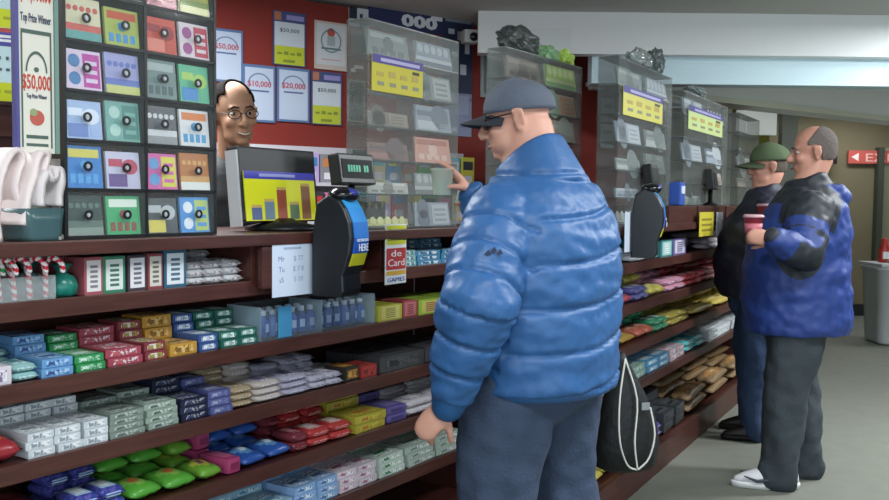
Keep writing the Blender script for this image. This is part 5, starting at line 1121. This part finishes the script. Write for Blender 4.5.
shoes(B, LF_, (-.95, .1), '#241f1e', '#161414'); shoes(B, RF_, (-.95, .2), '#241f1e', '#161414')
cup('coffee_cup', at(765, 224, 4.9), .032, .044, .10, 'red paper cup with pinkish lid held beside the navy jacket', mat('#a84050', .45), lid=mat('#d0a8b0', .4))

# ---- 4. clerk behind the counter
SK3 = mat('#b98c70', .55, mott=.06, mscale=25)
B = Body('person', (-.87, 3.72), (.30, -.95), 'smiling clerk with glasses and black shirt behind the counter')
hc = B.loc(at(234, 114, 3.62)); HM = B.headM(hc, (.55, -.83), pitch=.10, roll=.10)
ls, le, lw = B.p(0, .19, 1.44), B.p(-.02, .26, 1.16), B.p(.06, .27, .93)
rs_, re_, rw = B.p(0, -.19, 1.44), B.p(-.02, -.26, 1.16), B.p(.06, -.27, .93)
m = MB(); head_into(m, HM, 1.05, jowl=.004); m.tube([B.p(0, 0, 1.42), B.p(.01, 0, 1.52), HM @ Vector((-.02, 0, -.05))], [.08, .065, .062], n=20)
m.loft([B.ring(0, 0, u, a, b_) for u, a, b_ in ((.9, .12, .16), (1.2, .12, .17), (1.4, .1, .17), (1.48, .07, .09))])
m.tube([ls, le, lw], [.055, .042, .03]); m.tube([rs_, re_, rw], [.055, .042, .03])
for s in (1, -1): m.tube([B.p(0, s*.09, .92), B.p(.02, s*.1, .5), B.p(0, s*.11, .09)], [.1, .065, .042]); m.tube([B.p(-.02, s*.11, .06), B.p(.13, s*.11, .045)], [.04, .033])
hand_into(m, lw, B.F*.3+Vector((0, 0, -1)), -B.L, 1, ((.3, .4, .2),)*4, .95); hand_into(m, rw, B.F*.3+Vector((0, 0, -1)), B.L, -1, ((.3, .4, .2),)*4, .95)
o = m.build('body', B.e, SK3); solid(o, .006, 5); face_bits(B.e, HM, 1.05, brow='#241c18', lips='#8c5044')
hair(B.e, HM, lambda c: c.z > -.04 and c.x < .06 - .35*max(0, c.z-.05) and not (c.x > .005 and c.z < .045) and not (c.z > .06 and math.hypot((c.x-.065)/1.3, c.y) < .05) and not (c.x > .03 and c.z < .075) and not (c.x > -.03 and c.z < .0), 1.05, '#17120f', 1.035, .007)
m = MB(); S_ = HM @ Matrix.Scale(1.05, 4)
for s in (1, -1):
    pts = [S_ @ Vector((.101 - .10*((s*.034+.024*math.cos(t))**2)*4, s*.034+.024*math.cos(t), .002+.016*math.sin(t))) for t in [2*PI*k/20 for k in range(21)]]
    m.tube(pts, .0018, BLACK, n=6, round_ends=False); m.tube([S_ @ Vector(p) for p in ((.092, s*.058, .006), (.05, s*.074, .008), (0, s*.083, .006))], .0018, BLACK, n=6)
m.tube([S_ @ Vector(p) for p in ((.1005, .011, .004), (.103, 0, .006), (.1005, -.011, .004))], .0018, BLACK, n=6); m.build('glasses_frame', B.e)
m = MB(); m.tube([S_ @ Vector(p) for p in ((.1005, .021, -.066), (.1065, .01, -.071), (.107, 0, -.0725), (.1065, -.01, -.071), (.1005, -.021, -.066))], [.0015, .003, .0034, .003, .0015], mat('#e8e0d4', .3), n=8); m.build('teeth', B.e)
SH = mat('#16181c', .7, bump=.2, bscale=40)
m = MB(); m.loft([B.ring(f, 0, u, a, b_) for u, f, a, b_ in ((.88, 0, .15, .19), (1.0, 0, .155, .19), (1.2, 0, .15, .2), (1.36, 0, .13, .2), (1.45, 0, .1, .17), (1.51, 0, .075, .085))])
m.tube([ls + Vector((0, 0, -.03)), ls.lerp(le, .5), le, lw + (le-lw)*.15], [.08, .07, .06, .045], n=18); m.tube([rs_ + Vector((0, 0, -.03)), rs_.lerp(re_, .5), re_, rw + (re_-rw)*.15], [.08, .07, .06, .045], n=18)
m.loft([B.ring(0, 0, 1.49, .095, .10, tilt=.4), B.ring(0, 0, 1.535, .082, .085, tilt=.5), B.ring(0, 0, 1.545, .07, .07, tilt=.5)])
o = m.build('shirt', B.e, SH); solid(o, .009, 4, lambda p: .006*noise.noise(p*12))
m = MB(); m.loft([B.ring(0, 0, u, a, b_) for u, a, b_ in ((.95, .13, .17), (.85, .14, .18), (.75, .11, .15))])
for s in (1, -1): m.tube([B.p(0, s*.09, .85), B.p(.02, s*.1, .5), B.p(0, s*.11, .06)], [.105, .085, .07], n=18)
o = m.build('trousers', B.e, mat('#24262c', .8)); solid(o, .012, 3)
